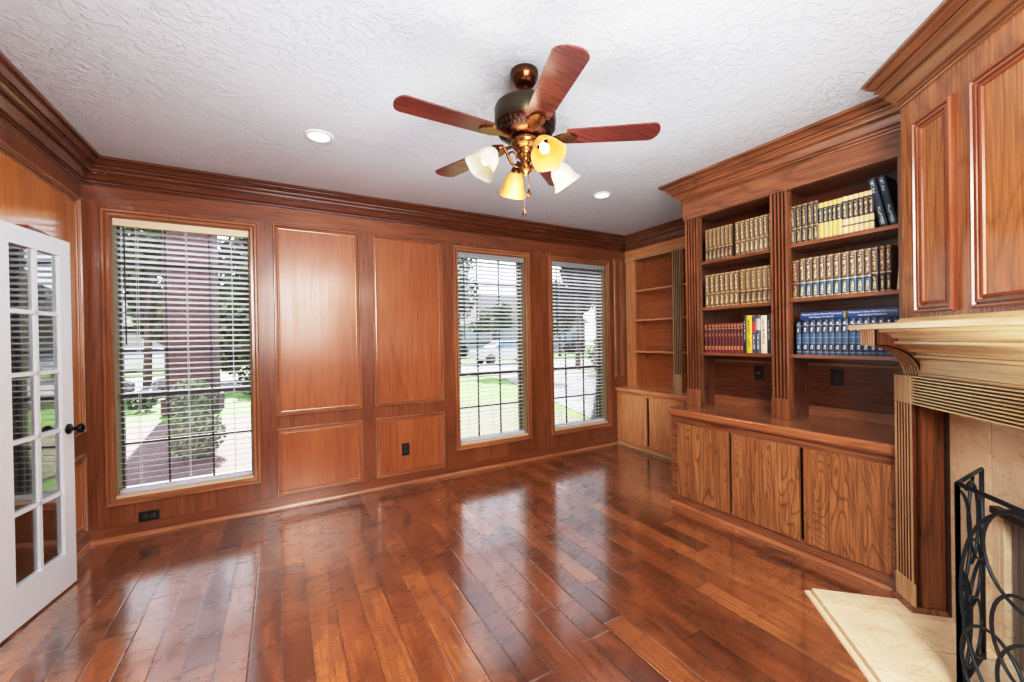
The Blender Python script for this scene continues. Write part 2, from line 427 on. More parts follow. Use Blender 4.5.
# ------------------------------------------------------------------ blinds
blab = ['white horizontal blind with cream valance in the left window', 'white horizontal blind with grey valance in the middle window', 'white horizontal blind in the right window near the small bookcase']
for i, (a, b) in enumerate(OPEN):
    yb = YB+.055
    t = thing('window_blind', blab[i], 'blind', ((a+b)/2, yb, ZO0+.02), group='blinds in the back wall windows')
    a2, b2 = a+.012, b-.012
    bm = bmesh.new(); z = ZO0+.06; n = 0
    tl = math.radians(-16)
    while z < ZO1-.07:
        vs = []
        for k in range(4):
            s = (k/3-.5); yy = yb+s*.048*math.cos(tl); zz = z+s*.048*math.sin(tl)+.0035*(1-4*s*s)
            vs.append((bm.verts.new((a2, yy, zz)), bm.verts.new((b2, yy, zz))))
        for p, q in zip(vs, vs[1:]):
            bm.faces.new((p[0], p[1], q[1], q[0]))
        z += .0425
    bmesh.ops.recalc_face_normals(bm, faces=bm.faces[:])
    obj('slats', bm, BLIND, t)
    obj('valance', B((a2-.006, YB+.012, ZO1-.056, b2+.006, YB+.022, ZO1-.004), (a2, YB+.022, ZO1-.05, b2, YB+.08, ZO1-.01)), VAL_CREAM if i == 0 else VAL_GREY, t)
    obj('bottom_rail', B((a2, yb-.026, ZO0+.018, b2, yb+.026, ZO0+.042), bev=.004), BLIND, t)
    L = b2-a2
    for f in (.14, .5, .86):
        obj('ladder_cord', B((a2+L*f-.0015, yb-.027, ZO0+.03, a2+L*f+.0015, yb-.025, ZO1-.03), (a2+L*f-.0015, yb+.025, ZO0+.03, a2+L*f+.0015, yb+.027, ZO1-.03)), CORD, t)
    xw = a2+.055
    obj('tilt_wand', tube(bmesh.new(), [(xw, YB+.008, ZO1-.06), (xw+.002, YB+.006, 1.40)], .004), plain('wand_plastic', (70,68,66), .3), t)

# ------------------------------------------------------------------ white french door
def door():
    bx, by = -1.07, 3.365; ex, ey = -1.178, 2.76
    L = math.hypot(bx-ex, by-ey); ang = math.atan2(by-ey, bx-ex)
    d = sgroup('door_1', 'open white glazed door with black knob', 'door', (ex, ey, .012), ang)
    Z1 = 1.995; T = .038
    cols = [(.16, .335), (.355, .52)]
    # local x 0..L along leaf, y thickness (0 = room side is -y)
    x0, x1 = L-.435, L-.09
    xm0, xm1 = L-.268, L-.248
    zb = [.20, .555, .91, 1.245, 1.565, 1.90]
    obj('stiles_and_rails', B((0, 0, 0, x0, T, Z1), (x1, 0, 0, L, T, Z1), (x0, 0, 0, x1, T, zb[0]), (x0, 0, zb[-1], x1, T, Z1)), WHITE, d, True)
    obj('muntins', B((xm0, .004, zb[0], xm1, T-.004, zb[-1]), *[(x0, .004, z-.011, x1, T-.004, z+.011) for z in zb[1:-1]]), WHITE, d, True)
    for k in range(5):
        for (p, q) in ((x0, xm0), (xm1, x1)):
            obj('pane', B((p, T/2-.002, zb[k]+.01, q, T/2+.002, zb[k+1]-.01)), GLASS, d, True)
    kn = obj('door_knob', bmesh.new() if False else lathe(bmesh.new(), [(.001,0),(.03,0),(.03,.006),(.011,.01),(.009,.035),(.02,.042),(.027,.052),(.027,.062),(.018,.072),(.001,.074)],
        Matrix.Translation((L-.045, 0, .905)) @ Matrix.Rotation(PI/2, 4, 'X'), 20), BLACKM, d, True)
    obj('door_knob', lathe(bmesh.new(), [(.001,0),(.03,0),(.03,.006),(.011,.01),(.009,.035),(.02,.042),(.027,.052),(.027,.062),(.018,.072),(.001,.074)],
        Matrix.Translation((L-.045, T, .905)) @ Matrix.Rotation(-PI/2, 4, 'X'), 20), BLACKM, d, True)
    for z in (.2, 1.0, 1.8): obj('hinge', B((-.012, T-.008, z-.045, .004, T+.004, z+.045)), BRONZE, d, True)
    return d
door()
cb = obj('door_catch', B((XL+.001, 3.10, 2.0, XL+.05, 3.36, 2.036), bev=.003), plain('red_brown_wood', (120,44,28), .4))
tag(cb, 'small red brown wooden block on the wall above the white door', 'block')

# ------------------------------------------------------------------ flat wall fittings
def outlet(label, c, nrm, w, h, horizontal=False, coax=False):
    """c centre on wall, nrm 'y' (faces -y) or 'x' (faces -x)"""
    t = thing('wall_outlet', label, 'outlet', c)
    def P(u0, u1, o0, o1, z0, z1):
        if nrm == 'y': return (c[0]+u0, c[1]-o1, c[2]+z0, c[0]+u1, c[1]-o0, c[2]+z1)
        return (c[0]-o1, c[1]+u0, c[2]+z0, c[0]-o0, c[1]+u1, c[2]+z1)
    obj('cover_plate', B(P(-w/2, w/2, 0, .006, -h/2, h/2), bev=.002), BLACK, t)
    G = plain('outlet_face', (52,48,46), .3)
    if coax:
        M = Matrix.Translation(c) @ Matrix.Rotation(-PI/2, 4, 'Y')
        obj('coax_jack', lathe(bmesh.new(), [(.001,.0),(.012,.006),(.012,.01),(.006,.012),(.006,.02),(.001,.02)], M, 12), plain('jack_metal', (190,190,190), .3, 1.), t)
    else:
        for s in (-1, 1):
            if horizontal: bb = P(s*.022-.014, s*.022+.014, .005, .009, -.016, .016)
            else: bb = P(-.016, .016, .005, .009, s*.022-.014, s*.022+.014)
            obj('receptacle', B(bb, bev=.003), G, t)
    return t
outlet('black outlet set sideways low on the wall under the left window', (-.866, YB, .136), 'y', .118, .072, True)
outlet('black upright outlet inside the lower right wall panel', (1.035, YB-.006, .344), 'y', .072, .118)

# ------------------------------------------------------------------ fluted sections
def flute_samples(w, n, d, margin, per=6):
    out = [(0, 0), (margin*.6, 0)]; g = (w-2*margin)/n
    for i in range(n):
        c0 = margin+g*i
        for k in range(per+1):
            a = PI*k/per; out.append((c0+g*.24+(g*.52)*k/per, -d*math.sin(a)))
    out += [(w-margin*.6, 0), (w, 0)]
    return out
def fluted(bm, smp, path, M):
    """smp (across, depth); path list of (P(out,z), N(out,z)); M maps (across,out,z)"""
    rings = []
    for (po, pz), (no, nz) in path:
        rings.append([bm.verts.new(M(u, po+no*d, pz+nz*d)) for u, d in smp])
    dm = min(d for u, d in smp)
    for a, b in zip(rings, rings[1:]):
        for j in range(len(smp)-1):
            bm.faces.new((a[j], a[j+1], b[j+1], b[j])).material_index = 1 if (smp[j][1]+smp[j+1][1])/2 < .12*dm else 0  # groove faces take the second, darker wood: shade painted into the flutes
    bmesh.ops.recalc_face_normals(bm, faces=bm.faces[:])
    return bm
def upright(z0, z1): return [((0, z0), (1, 0)), ((0, z1), (1, 0))]

def flank(bm):
    bmesh.ops.bisect_plane(bm, geom=bm.verts[:]+bm.edges[:]+bm.faces[:], plane_co=(3.575, 0, 0), plane_no=(-S2, -S2, 0), clear_outer=True)
    return bm
# ------------------------------------------------------------------ main bookcase: base cabinet
def clip(x0, x1, y1, c=2.53):   # plan polygon ending on the fireplace's diagonal flank
    k = c/S2
    return [(x0, k-x0), (x0, y1), (x1, y1), (x1, k-x1)]
base = thing('base_cabinet', 'long oak base cabinet with three flat doors below the filled bookshelves', 'cabinet', (3.1, 1.4, 0))
XF = 2.83
bm = B((XF, .84, .68, XF+.02, 2.29, .742), (XF, .84, .0, XF+.02, 2.29, .10), (XF, 2.225, .1, XF+.02, 2.29, .68), (XF, .78, 0, XF+.02, .862, .742))
obj('face_frame', flank(bm), W_CAB['y'], base)
obj('end_panel', B((XF+.02, 2.27, 0, XM, 2.289, .742)), W_CAB['z'], base)
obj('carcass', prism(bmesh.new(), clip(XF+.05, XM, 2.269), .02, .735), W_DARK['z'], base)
for y0, y1 in ((1.785, 2.226), (1.322, 1.766), (.862, 1.30)):
    obj('door', B((XF-.016, y0, .092, XF+.006, y1, .684), bev=.004), W_OAK['z'], base)
SHM = [(0, 0), (.014, 0), (.014, .01), (.008, .022), (0, .026)]
obj('base_shoe', sweep(bmesh.new(), [(XF, .775), (XF, 2.29), (3.3, 2.29)], SHM, side=1), W_MOULD['xy'], base)
# countertop
ct = bmesh.new(); k = 2.53/S2; r = .05
pl = [(2.79, k-2.79), (2.79, 2.33-r)] + [(2.79+r-r*math.cos(a), 2.33-r+r*math.sin(a)) for a in [PI/2*q/6 for q in range(1, 6)]] + [(2.79+r, 2.33), (3.43-.012, 2.33), (3.43-.012, k-3.43+.012)]
prism(ct, pl, .742, .80)
bmesh.ops.bevel(ct, geom=[e for e in ct.edges if abs(e.verts[0].co.z-e.verts[1].co.z) < 1e-6 and min(e.verts[0].co.x, e.verts[1].co.x) < 3.2], offset=.012, segments=3, affect='EDGES')
tag(obj('countertop', ct, W_COUNTER['y']), 'polished wood countertop across the long oak base cabinet', 'countertop')

# upper bookcase
ZB, ZT = .80, 2.385; XU = 3.05; XB = 3.385
up = thing('bookcase', 'tall built-in bookcase with fluted pilasters and rows of books', 'bookcase', (3.2, 1.5, ZB))
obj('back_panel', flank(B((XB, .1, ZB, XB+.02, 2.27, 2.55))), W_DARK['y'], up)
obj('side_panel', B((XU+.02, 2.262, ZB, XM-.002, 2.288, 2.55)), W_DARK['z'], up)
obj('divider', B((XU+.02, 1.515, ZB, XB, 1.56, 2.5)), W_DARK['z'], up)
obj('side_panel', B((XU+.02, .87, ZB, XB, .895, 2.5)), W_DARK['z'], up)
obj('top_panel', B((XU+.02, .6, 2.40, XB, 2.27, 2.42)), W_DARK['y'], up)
MX = lambda y0: (lambda u, o, z: Vector((XU-o, y0+u, z)))
for (y0, y1, pb, n) in ((2.166, 2.288, True, 4), (1.478, 1.592, True, 4), (.78, .904, True, 4)):
    w = y1-y0
    f = obj('pilaster', B((XU+.026, y0, ZB, XU+.045, y1, ZT+.02)), W_CAB['z'], up)
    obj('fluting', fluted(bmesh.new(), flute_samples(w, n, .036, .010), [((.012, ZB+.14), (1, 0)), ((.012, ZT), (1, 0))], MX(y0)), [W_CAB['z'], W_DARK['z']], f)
    obj('plinth_block', B((XU-.02, y0-.003, ZB, XU, y1+.003, ZB+.145), bev=.003), W_CAB['z'], f)
obj('frieze_board', flank(B((XU-.02, .4, ZT, XU+.03, 2.30, 2.56))), W_CAB['y'], up)
CPM = [(o-0.0, z) for o, z in CP]
obj('crown_moulding', flank(sweep(bmesh.new(), [(XU-.02, .4), (XU-.02, 2.30), (3.44, 2.30)], [(o, z+.002 if z < 2.69 else z) for o, z in CP], side=1)), W_CAB['xy'], up)
SHZ = {'L': (2.012, 1.630, 1.258), 'R': (2.016, 1.640, 1.256)}
for z in SHZ['L']: obj('shelf', B((XU+.015, 1.56, z-.026, XB, 2.262, z), bev=.004), W_CAB['y'], up)
for z in SHZ['R']: obj('shelf', B((XU+.015, .895, z-.026, XB, 1.515, z), bev=.004), W_CAB['y'], up)
for (y0, y1) in ((1.56, 2.262), (.895, 1.515)):
    obj('back_moulding', B((XB-.016, y0, 1.165, XB, y1, 1.185), (XB-.012, y0, ZB, XB, y1, ZB+.055), (XB-.018, y0, ZB+.055, XB, y1, ZB+.068), bev=.003), W_MOULD['y'], up)
outlet('black cable jack plate at the back of the left bay, below the books', (XB, 1.875, 1.085), 'x', .072, .118, coax=True)
outlet('black outlet at the back of the right bay, below the blue volumes', (XB, 1.34, 1.085), 'x', .076, .118)

# ------------------------------------------------------------------ small bookcase in the niche
sb = thing('base_cabinet', 'low tan cabinet with flat doors in the far right corner', 'cabinet', (4.0, 3.1, 0))
XS = 3.818
obj('face_frame', B((XS, 2.29, .655, XS+.02, YB-.001, .70), (XS, 2.29, 0, XS+.02, YB-.001, .07), (XS, 3.90, .07, XS+.02, YB-.001, .66)), W_SMALL['y'], sb)
obj('carcass', B((XS+.04, 2.292, .02, XN-.001, YB-.002, .70)), W_DARK['z'], sb)
for y0, y1 in ((3.44, 3.90), (2.93, 3.40), (2.42, 2.89)):
    obj('door', B((XS-.014, y0, .062, XS+.006, y1, .66), bev=.004), W_SMALL['z'], sb)
obj('base_shoe', sweep(bmesh.new(), [(XS, 2.34), (XS, YB-.001)], SHM, side=1), W_MANT['y'], sb)
obj('counter', B((XS-.03, 2.292, .70, XN-.001, YB-.001, .745), bev=.010), W_SMALL['y'], sb)
su = thing('bookcase', 'empty tan built-in bookcase with bare shelves in the far right corner', 'bookcase', (4.1, 3.1, .745))
XQ = 4.0; XK = 4.275
obj('back_panel', B((XK, 2.292, .745, XN-.001, YB-.002, 2.55)), W_SMALLD['y'], su)
obj('side_panel', B((XQ+.02, YB-.10, .745, XK, YB-.075, 2.5)), W_SMALLD['z'], su)
obj('divider', B((XQ+.02, 3.105, .745, XK, 3.15, 2.5)), W_SMALLD['z'], su)
obj('frieze_board', B((XQ-.004, 2.292, 2.40, XQ+.03, YB-.001, 2.56)), W_SMALL['y'], su)
obj('top_moulding', B((XQ-.02, 2.292, 2.385, XQ+.01, YB-.001, 2.405), bev=.004), W_MANT['y'], su)
for y0, y1, n in ((3.80, 3.93, 0), (3.07, 3.185, 4), (2.34, 2.455, 4)):
    f = obj('pilaster', B((XQ+(.026 if n else 0), y0, .745, XQ+.045, y1, 2.40)), W_SMALL['z'], su)
    if n:
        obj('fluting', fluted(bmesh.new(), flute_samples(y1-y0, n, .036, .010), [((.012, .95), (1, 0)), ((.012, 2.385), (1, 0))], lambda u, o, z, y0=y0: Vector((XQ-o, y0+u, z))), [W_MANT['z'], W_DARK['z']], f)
        obj('plinth_block', B((XQ-.02, y0-.003, .745, XQ, y1+.003, .95), bev=.003), W_MANT['z'], f)
for z in (2.0, 1.62, 1.215):
    obj('shelf', B((XQ+.015, 3.15, z-.024, XK, YB-.1, z), bev=.004), W_SMALL['y'], su)
    obj('shelf', B((XQ+.015, 2.292, z-.024, XK, 3.105, z), bev=.004), W_SMALL['y'], su)

# ------------------------------------------------------------------ fireplace (local frame: x along face to the right, y into wall)
U0 = 2.53; C0 = -1.345; UW = 2.06
FO = Vector(((U0-C0)*S2, (U0+C0)*S2, 0)); FR = math.radians(225)
F = lambda name, label, cat: thing(name, label, cat, FO, FR)
MF = lambda u0=0.: (lambda u, o, z: Vector((u0+u, -o, z)))
HZ = .04
# hearth
he = F('hearth', 'raised cream marble tile hearth on the wood floor', 'hearth')
obj('slab', B((.045, -.380, 0, UW-.045, .30, HZ-.004)), GROUT, he, True)
gt = .0032
xcols = [.034, .176, .41, .70, .99, 1.28, 1.57, 1.86, UW-.03]
bm = bmesh.new()
for i in range(len(xcols)-1):
    for y0, y1 in ((-.395, -.088), (-.085, .30)):
        box(bm, (xcols[i]+gt, y0, .006), (xcols[i+1]-gt, y1, HZ), .0015)
obj('marble_tiles', bm, MARBLE, he, True)
obj('edge_strip', sweep(bmesh.new(), [(.03, .1), (.03, -.397), (UW-.03, -.397)], [(0, 0), (.022, 0), (.022, .006), (.015, .014), (.004, .017), (0, .017)], side=-1), plain('pale_edge', (232,206,176), .4), he, True)
# marble surround
ms = F('fireplace_surround', 'cream marble slabs around the firebox opening', 'fireplace surround')
OX0, OX1, OZ = .40, 1.66, .665
bm = B((.146, .135, HZ, .369, .165, 1.06), (.372, .135, HZ, OX0, .165, OZ), (.372, .135, OZ, .86, .165, 1.06), (.863, .135, OZ, 1.35, .165, 1.06),
       (1.353, .135, OZ, 1.69, .165, 1.06), (OX1, .135, HZ, 1.69, .165, OZ), (1.693, .135, HZ, UW-.146, .165, 1.06))
obj('marble_slabs', bm, MARBLE, ms, True)
# firebox
fb = F('firebox', 'black framed firebox with grey mesh curtain behind the iron screen', 'firebox')
obj('chamber', B((OX0, .17, HZ, OX0+.01, .55, OZ), (OX1-.01, .17, HZ, OX1, .55, OZ), (OX0, .54, HZ, OX1, .55, OZ), (OX0, .17, OZ-.01, OX1, .55, OZ), (OX0, .17, HZ, OX1, .55, HZ+.01)), m_brick('fire_brick', (70,62,56), (90,80,72), (50,46,44)), fb, True)
obj('stone_jamb', B((OX0, .136, HZ, OX0+.02, .18, OZ-.02)), MARBLE, fb, True)
obj('stone_jamb', B((OX1-.02, .136, HZ, OX1, .18, OZ-.02)), MARBLE, fb, True)
obj('metal_frame', B((OX0, .105, OZ-.02, OX1, .17, OZ+.008)), plain('firebox_black', (52,44,40), .4, .5), fb, True)
bm = bmesh.new(); N = 90; ra = []
for i in range(N+1):
    x = OX0+.035+(OX1-OX0-.07)*i/N; y = .155+.010*math.sin(i*1.1)
    ra.append((bm.verts.new((x, y, HZ+.01)), bm.verts.new((x, y, OZ-.03))))
for a, b in zip(ra, ra[1:]): bm.faces.new((a[0], b[0], b[1], a[1]))
obj('mesh_curtain', bm, MESHC, fb, True)
# mantel
mt = F('fireplace_mantel', 'carved wood mantel with fluted legs, reeded frieze and curved corbels', 'mantel')
for s in (0, 1):
    x0 = 0 if s == 0 else UW-.13
    pr = obj('leg', B((x0, .033, HZ, x0+.13, .122, 1.045)), W_MDARK['z'], mt, True)
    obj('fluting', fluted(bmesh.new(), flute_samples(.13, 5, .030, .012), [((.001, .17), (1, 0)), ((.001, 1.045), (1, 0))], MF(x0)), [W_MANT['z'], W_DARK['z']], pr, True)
    obj('plinth_block', B((x0-.002, -.006, HZ, x0+.132, .008, .17), bev=.003), W_MANT['z'], pr, True)
    obj('plinth_shoe', sweep(bmesh.new(), [(x0-.002, .132), (x0-.002, -.006), (x0+.132, -.006), (x0+.132, .132)], [(0, HZ), (.014, HZ), (.014, HZ+.008), (.006, HZ+.022), (0, HZ+.022)], side=-1), W_CAB['z'], pr, True)
    obj('corner_block', B((x0+.007 if s == 0 else x0-.001, -.006, 1.045, x0+.131 if s == 0 else x0+.123, .13, 1.180), bev=.003), W_MANT['z'], pr, True)
    # corbel
    cbm = bmesh.new(); K = 12
    prof = [(-.07, 1.182)] + [(.145-.183*math.cos(PI/2*q/K), 1.184+.152*math.sin(PI/2*q/K)) for q in range(K+1)] + [(.145, 1.409), (-.07, 1.409)]
    A = [cbm.verts.new((x0+.004, -o+.012, z)) for o, z in prof]; D = [cbm.verts.new((x0+.126, -o+.012, z)) for o, z in prof]
    cbm.faces.new(A); cbm.faces.new(D[::-1])
    for j in range(len(prof)): cbm.faces.new((A[j], A[(j+1) % len(prof)], D[(j+1) % len(prof)], D[j]))
    bmesh.ops.recalc_face_normals(cbm, faces=cbm.faces[:])
    co = obj('corbel', cbm, W_MDARK['z'], mt, True)
    path = []
    for q in range(K+1):
        a = PI/2*q/K
        path.append(((.145-.183*math.cos(a)+.002*math.cos(a), 1.184+.152*math.sin(a)-.006*math.sin(a)), (math.cos(a), -math.sin(a))))
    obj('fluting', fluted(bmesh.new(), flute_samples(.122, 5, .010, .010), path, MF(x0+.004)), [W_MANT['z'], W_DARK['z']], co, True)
    obj('end_block', fluted(bmesh.new(), flute_samples(.122, 5, .006, .010), [((.146, 1.330), (1, 0)), ((.146, 1.409), (1, 0))], MF(x0+.004)), [W_MANT['z'], W_MOULD['z']], co, True)
# reeded frieze
fr = obj('frieze', B((.13, .022, 1.045, UW-.13, .135, 1.184)), W_MDARK['x'], mt, True)
smp = flute_samples(.137, 9, .020, .004, 6)
bm = bmesh.new(); rg = []
for x in (.133, UW-.133): rg.append([bm.verts.new((x, -.004-d, 1.046+u)) for u, d in smp])
for j in range(len(smp)-1): bm.faces.new((rg[0][j], rg[1][j], rg[1][j+1], rg[0][j+1])).material_index = 1 if (smp[j][1]+smp[j+1][1])/2 < -.009 else 0  # grooves between reeds coloured dark to stand in for shade
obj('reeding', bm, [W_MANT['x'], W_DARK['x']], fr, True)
UM = [(-.06, 1.182), (-.026, 1.184), (-.026, 1.194), (-.036, 1.198), (-.036, 1.262), (-.018, 1.266), (-.010, 1.272), (-.010, 1.283), (-.022, 1.287), (-.022, 1.293), (.004, 1.298),
      (.014, 1.314), (.034, 1.328), (.056, 1.333), (.066, 1.340), (.066, 1.351), (.050, 1.355), (.050, 1.361), (.072, 1.365), (.082, 1.380), (.100, 1.392), (.125, 1.396), (.13, 1.409), (-.06, 1.41)]
obj('stepped_moulding', sweep(bmesh.new(), [(.126, 0), (UW-.126, 0)], UM, side=-1), W_MANT['x'], mt, True)
obj('backing', B((.01, .045, 1.18, UW-.01, .13, 1.41), (0.0, .134, HZ, .146, .30, 1.41), (UW-.146, .134, HZ, UW, .30, 1.41), (.146,.166,1.0,UW-.146,.3,1.41)), W_MDARK['x'], mt, True)
obj('shelf', B((-.035, -.185, 1.410, UW+.035, .06, 1.437), bev=.004), W_MANT['x'], mt, True)
obj('inner_trim', B((.13, .122, HZ, .146, .134, 1.045)), plain('black_trim', (48,26,18), .5), mt, True)
obj('inner_trim', B((UW-.146, .122, HZ, UW-.13, .134, 1.045)), bpy.data.materials['black_trim'], mt, True)
# overmantel
om = F('overmantel', 'tall panelled wood overmantel above the mantel shelf', 'overmantel')
obj('face', B((.01, .035, 1.437, UW-.01, .30, H-.002)), W_OVER['z'], om, True)
PO = [(0, 0), (0, .017), (.006, .023), (.014, .023), (.018, .012), (.016, .003), (.022, .003), (.023, .017), (.034, .018), (.037, .005), (.040, .005), (.042, .014), (.052, .012), (.056, -.004)]
MO = lambda u, o, v: Vector((u, .035-o, v))
for a, b in ((.118, .363), (.454, .99), (1.07, 1.606), (1.697, 1.942)):
    obj('panel_field', B((a+.04, .031, 1.525, b-.04, .037, 2.37)), W_OVER['z'], om, True)
    obj('panel_moulding', rectmould(bmesh.new(), (a, b, 1.485, 2.405), PO, MO), W_OMM['xz'], om, True)
cm = sweep(bmesh.new(), [(.01, .3), (.01, .035), (UW-.01, .035), (UW-.01, .3)], [(o, z+.004 if z < 2.69 else H-.001) for o, z in CP], side=-1)
for v in cm.verts:
    if v.co.x < .01: v.co.x = .01+(v.co.x-.01)*.42
obj('crown_moulding', cm, W_OCR['xy'], om, True)
obj('base_moulding', sweep(bmesh.new(), [(.01, .2), (.01, .035), (UW-.01, .035), (UW-.01, .2)], [(0, 1.437), (.02, 1.437), (.02, 1.447), (.008, 1.465), (0, 1.467)], side=-1), W_MANT['x'], om, True)
wf = sgroup('wall_fireplace', 'diagonal wall carrying the fireplace', 'wall', FO, FR)
obj('wall_slab', B((-.02+.03, .60, 0, 3.3, .70, H), (UW, .06, 0, 3.3, .7, H), (.01, .302, 0, .146, .60, H), (UW-.146, .302, 0, UW, .60, H), (.01, .302, 1.06, UW, .60, H)), W_WALL['z'], wf, True)

# ------------------------------------------------------------------ fire screen
fs = thing('fire_screen', 'black wrought iron folding fire screen with scrolls on the hearth', 'fire screen', Vector(((1.9+1.2)*S2, (1.9-1.2)*S2, HZ)), FR)
PZ = .785
def panel(name, w, M, arcs):
    bm = bmesh.new()
    q = .0065
    for a, b in (((0, 0), (0, PZ)), ((w, 0), (w, PZ)), ((0, PZ), (w, PZ)), ((0, .02), (w, .02))):
        p0, p1 = M @ Vector((a[0], 0, a[1])), M @ Vector((b[0], 0, b[1]))
        tube(bm, [p0, p1], .009, 4)
    fr_ = obj(name, bm, IRON, fs, True)
    bm = bmesh.new()
    for pts in arcs:
        pts = [p for p in pts if -.001 <= p[0] <= w+.001 and .02 <= p[1] <= PZ]
        if len(pts) > 2: tube(bm, [M @ Vector((x, 0, z)) for x, z in pts], .0055, 7)
    obj('scrollwork', bm, IRON, fr_, True)
    if name != 'wing_panel': return
    bm = bmesh.new()
    vs = [bm.verts.new((x, .006, z)) for x, z in ((0, .02), (w, .02), (w, PZ), (0, PZ))]; bm.faces.new(vs)
    bm.transform(M)
    obj('wire_mesh', bm, WINGM, fr_, True)
def arc(cx, cz, rx, rz, a0, a1, n=28): return [(cx+rx*math.cos(math.radians(a0+(a1-a0)*i/n)), cz+rz*math.sin(math.radians(a0+(a1-a0)*i/n))) for i in range(n+1)]
wa = [arc(.155, .40+.0, .13, .13, 0, 360), arc(.155, .17, .13, .13, 0, 360), arc(-.02, .56, .17, .20, -80, 88), arc(-.02, .24, .17, .22, -80, 88),
      arc(.31, .62, .18, .20, 92, 268), arc(.155, .60, .10, .16, -90, 120), arc(.31, .22, .2, .2, 92, 268), arc(-.01, .30, .10, .17, -90, 90)]
Mw = Matrix.Rotation(math.radians(135), 4, 'Z')   # wing runs along world +x
panel('wing_panel', .31, Mw, wa)
fa = []
for k in range(3):
    o = .27*k
    fa += [arc(.27+o, .40, .26, .37, 90, 270), arc(.27+o, .40, .26, .37, -90, 90), arc(.27+o, .36, .13, .15, 0, 360), arc(.14+o, .17, .13, .15, 0, 360), arc(.27+o, .62, .16, .16, 0, 360), arc(.40+o, .20, .24, .2, 90, 270)]
panel('front_panel', .8, Matrix.Identity(4), fa)
panel('wing_panel', .31, Matrix.Translation((.8, 0, 0)) @ Matrix.Rotation(math.radians(45), 4, 'Z'), wa)

# ------------------------------------------------------------------ ceiling fan
fx, fy = 1.06, 1.69
fan = thing('ceiling_fan', 'bronze ceiling fan with five brown blades and four bell lights', 'ceiling fan', (fx, fy, 2.0))
T = lambda z=0.: Matrix.Translation((fx, fy, z))
obj('canopy', lathe(bmesh.new(), [(.001,2.70),(.068,2.70),(.069,2.685),(.064,2.66),(.05,2.637),(.034,2.625),(.024,2.622),(.022,2.608),(.014,2.604),(.001,2.604)], T()), BRONZE, fan)
obj('downrod', lathe(bmesh.new(), [(.012,2.61),(.012,2.55)], T(), 14), BRONZE, fan)
obj('motor_housing', lathe(bmesh.new(), [(.001,2.560),(.03,2.558),(.05,2.548),(.12,2.541),(.142,2.531),(.148,2.522)], T(), 48), BRONZE, fan)
mh = obj('motor_band', lathe(bmesh.new(), [(.148,2.522),(.150,2.515),(.150,2.442),(.146,2.434)], T(), 48), BAND, fan)
bm = lathe(bmesh.new(), [(.146,2.434),(.142,2.424),(.128,2.402),(.108,2.386),(.085,2.377),(.06,2.373),(.001,2.372)], T(), 48)
sk = obj('vent_skirt', bm, BRONZE, fan)
bm = bmesh.new()
for i in range(36):
    a = 2*PI*i/36
    for r_, z_ in ((.139, 2.417), (.126, 2.397)):
        M = T(z_) @ Matrix.Rotation(a, 4, 'Z') @ Matrix.Translation((r_+.001, 0, 0)) @ Matrix.Rotation(math.radians(50), 4, 'Y')
        q = bmesh.new(); box(q, (-.0015, -.0045, -.008), (.0025, .0045, .008)); q.transform(M)
        me = bpy.data.meshes.new('q'); q.to_mesh(me); q.free(); bm.from_mesh(me); bpy.data.meshes.remove(me)
obj('vent_slots', bm, BLACK, sk)
obj('switch_housing', lathe(bmesh.new(), [(.04,2.380),(.066,2.374),(.073,2.362),(.070,2.340),(.055,2.325),(.04,2.318),(.044,2.305),(.04,2.285),(.026,2.275),(.03,2.255),(.033,2.235),(.028,2.215),(.012,2.205),(.006,2.195),(.001,2.192)], T(), 32), BRASS, fan)
for k in range(5):
    a = math.radians(-34.5+72*k)
    M = T(2.374) @ Matrix.Rotation(a, 4, 'Z') @ Matrix.Rotation(math.radians(-4), 4, 'X')
    bm = bmesh.new(); out = []
    for i in range(13): # blade outline
        f = i/12; out.append((.20+.40*f, -.058-.012*f))
    for i in range(1, 8): q = -PI/2+PI*i/8; out.append((.60+.042*math.cos(q), .070*math.sin(q)))
    for i in range(13):
        f = 1-i/12; out.append((.20+.40*f, .058+.012*f))
    prism(bm, out, -.003, .004); bm.transform(M)
    bl = obj('blade', bm, BLADE, fan)
    br = bmesh.new()
    outl = [(.09,-.014),(.13,-.016),(.155,-.03),(.185,-.042),(.22,-.036),(.245,-.018),(.252,0),(.245,.018),(.22,.036),(.185,.042),(.155,.03),(.13,.016),(.09,.014)]
    prism(br, outl, -.012, -.004); bmesh.ops.bevel(br, geom=br.edges[:], offset=.003, segments=2, affect='EDGES'); br.transform(M)
    obj('blade_bracket', br, BRASS, fan)
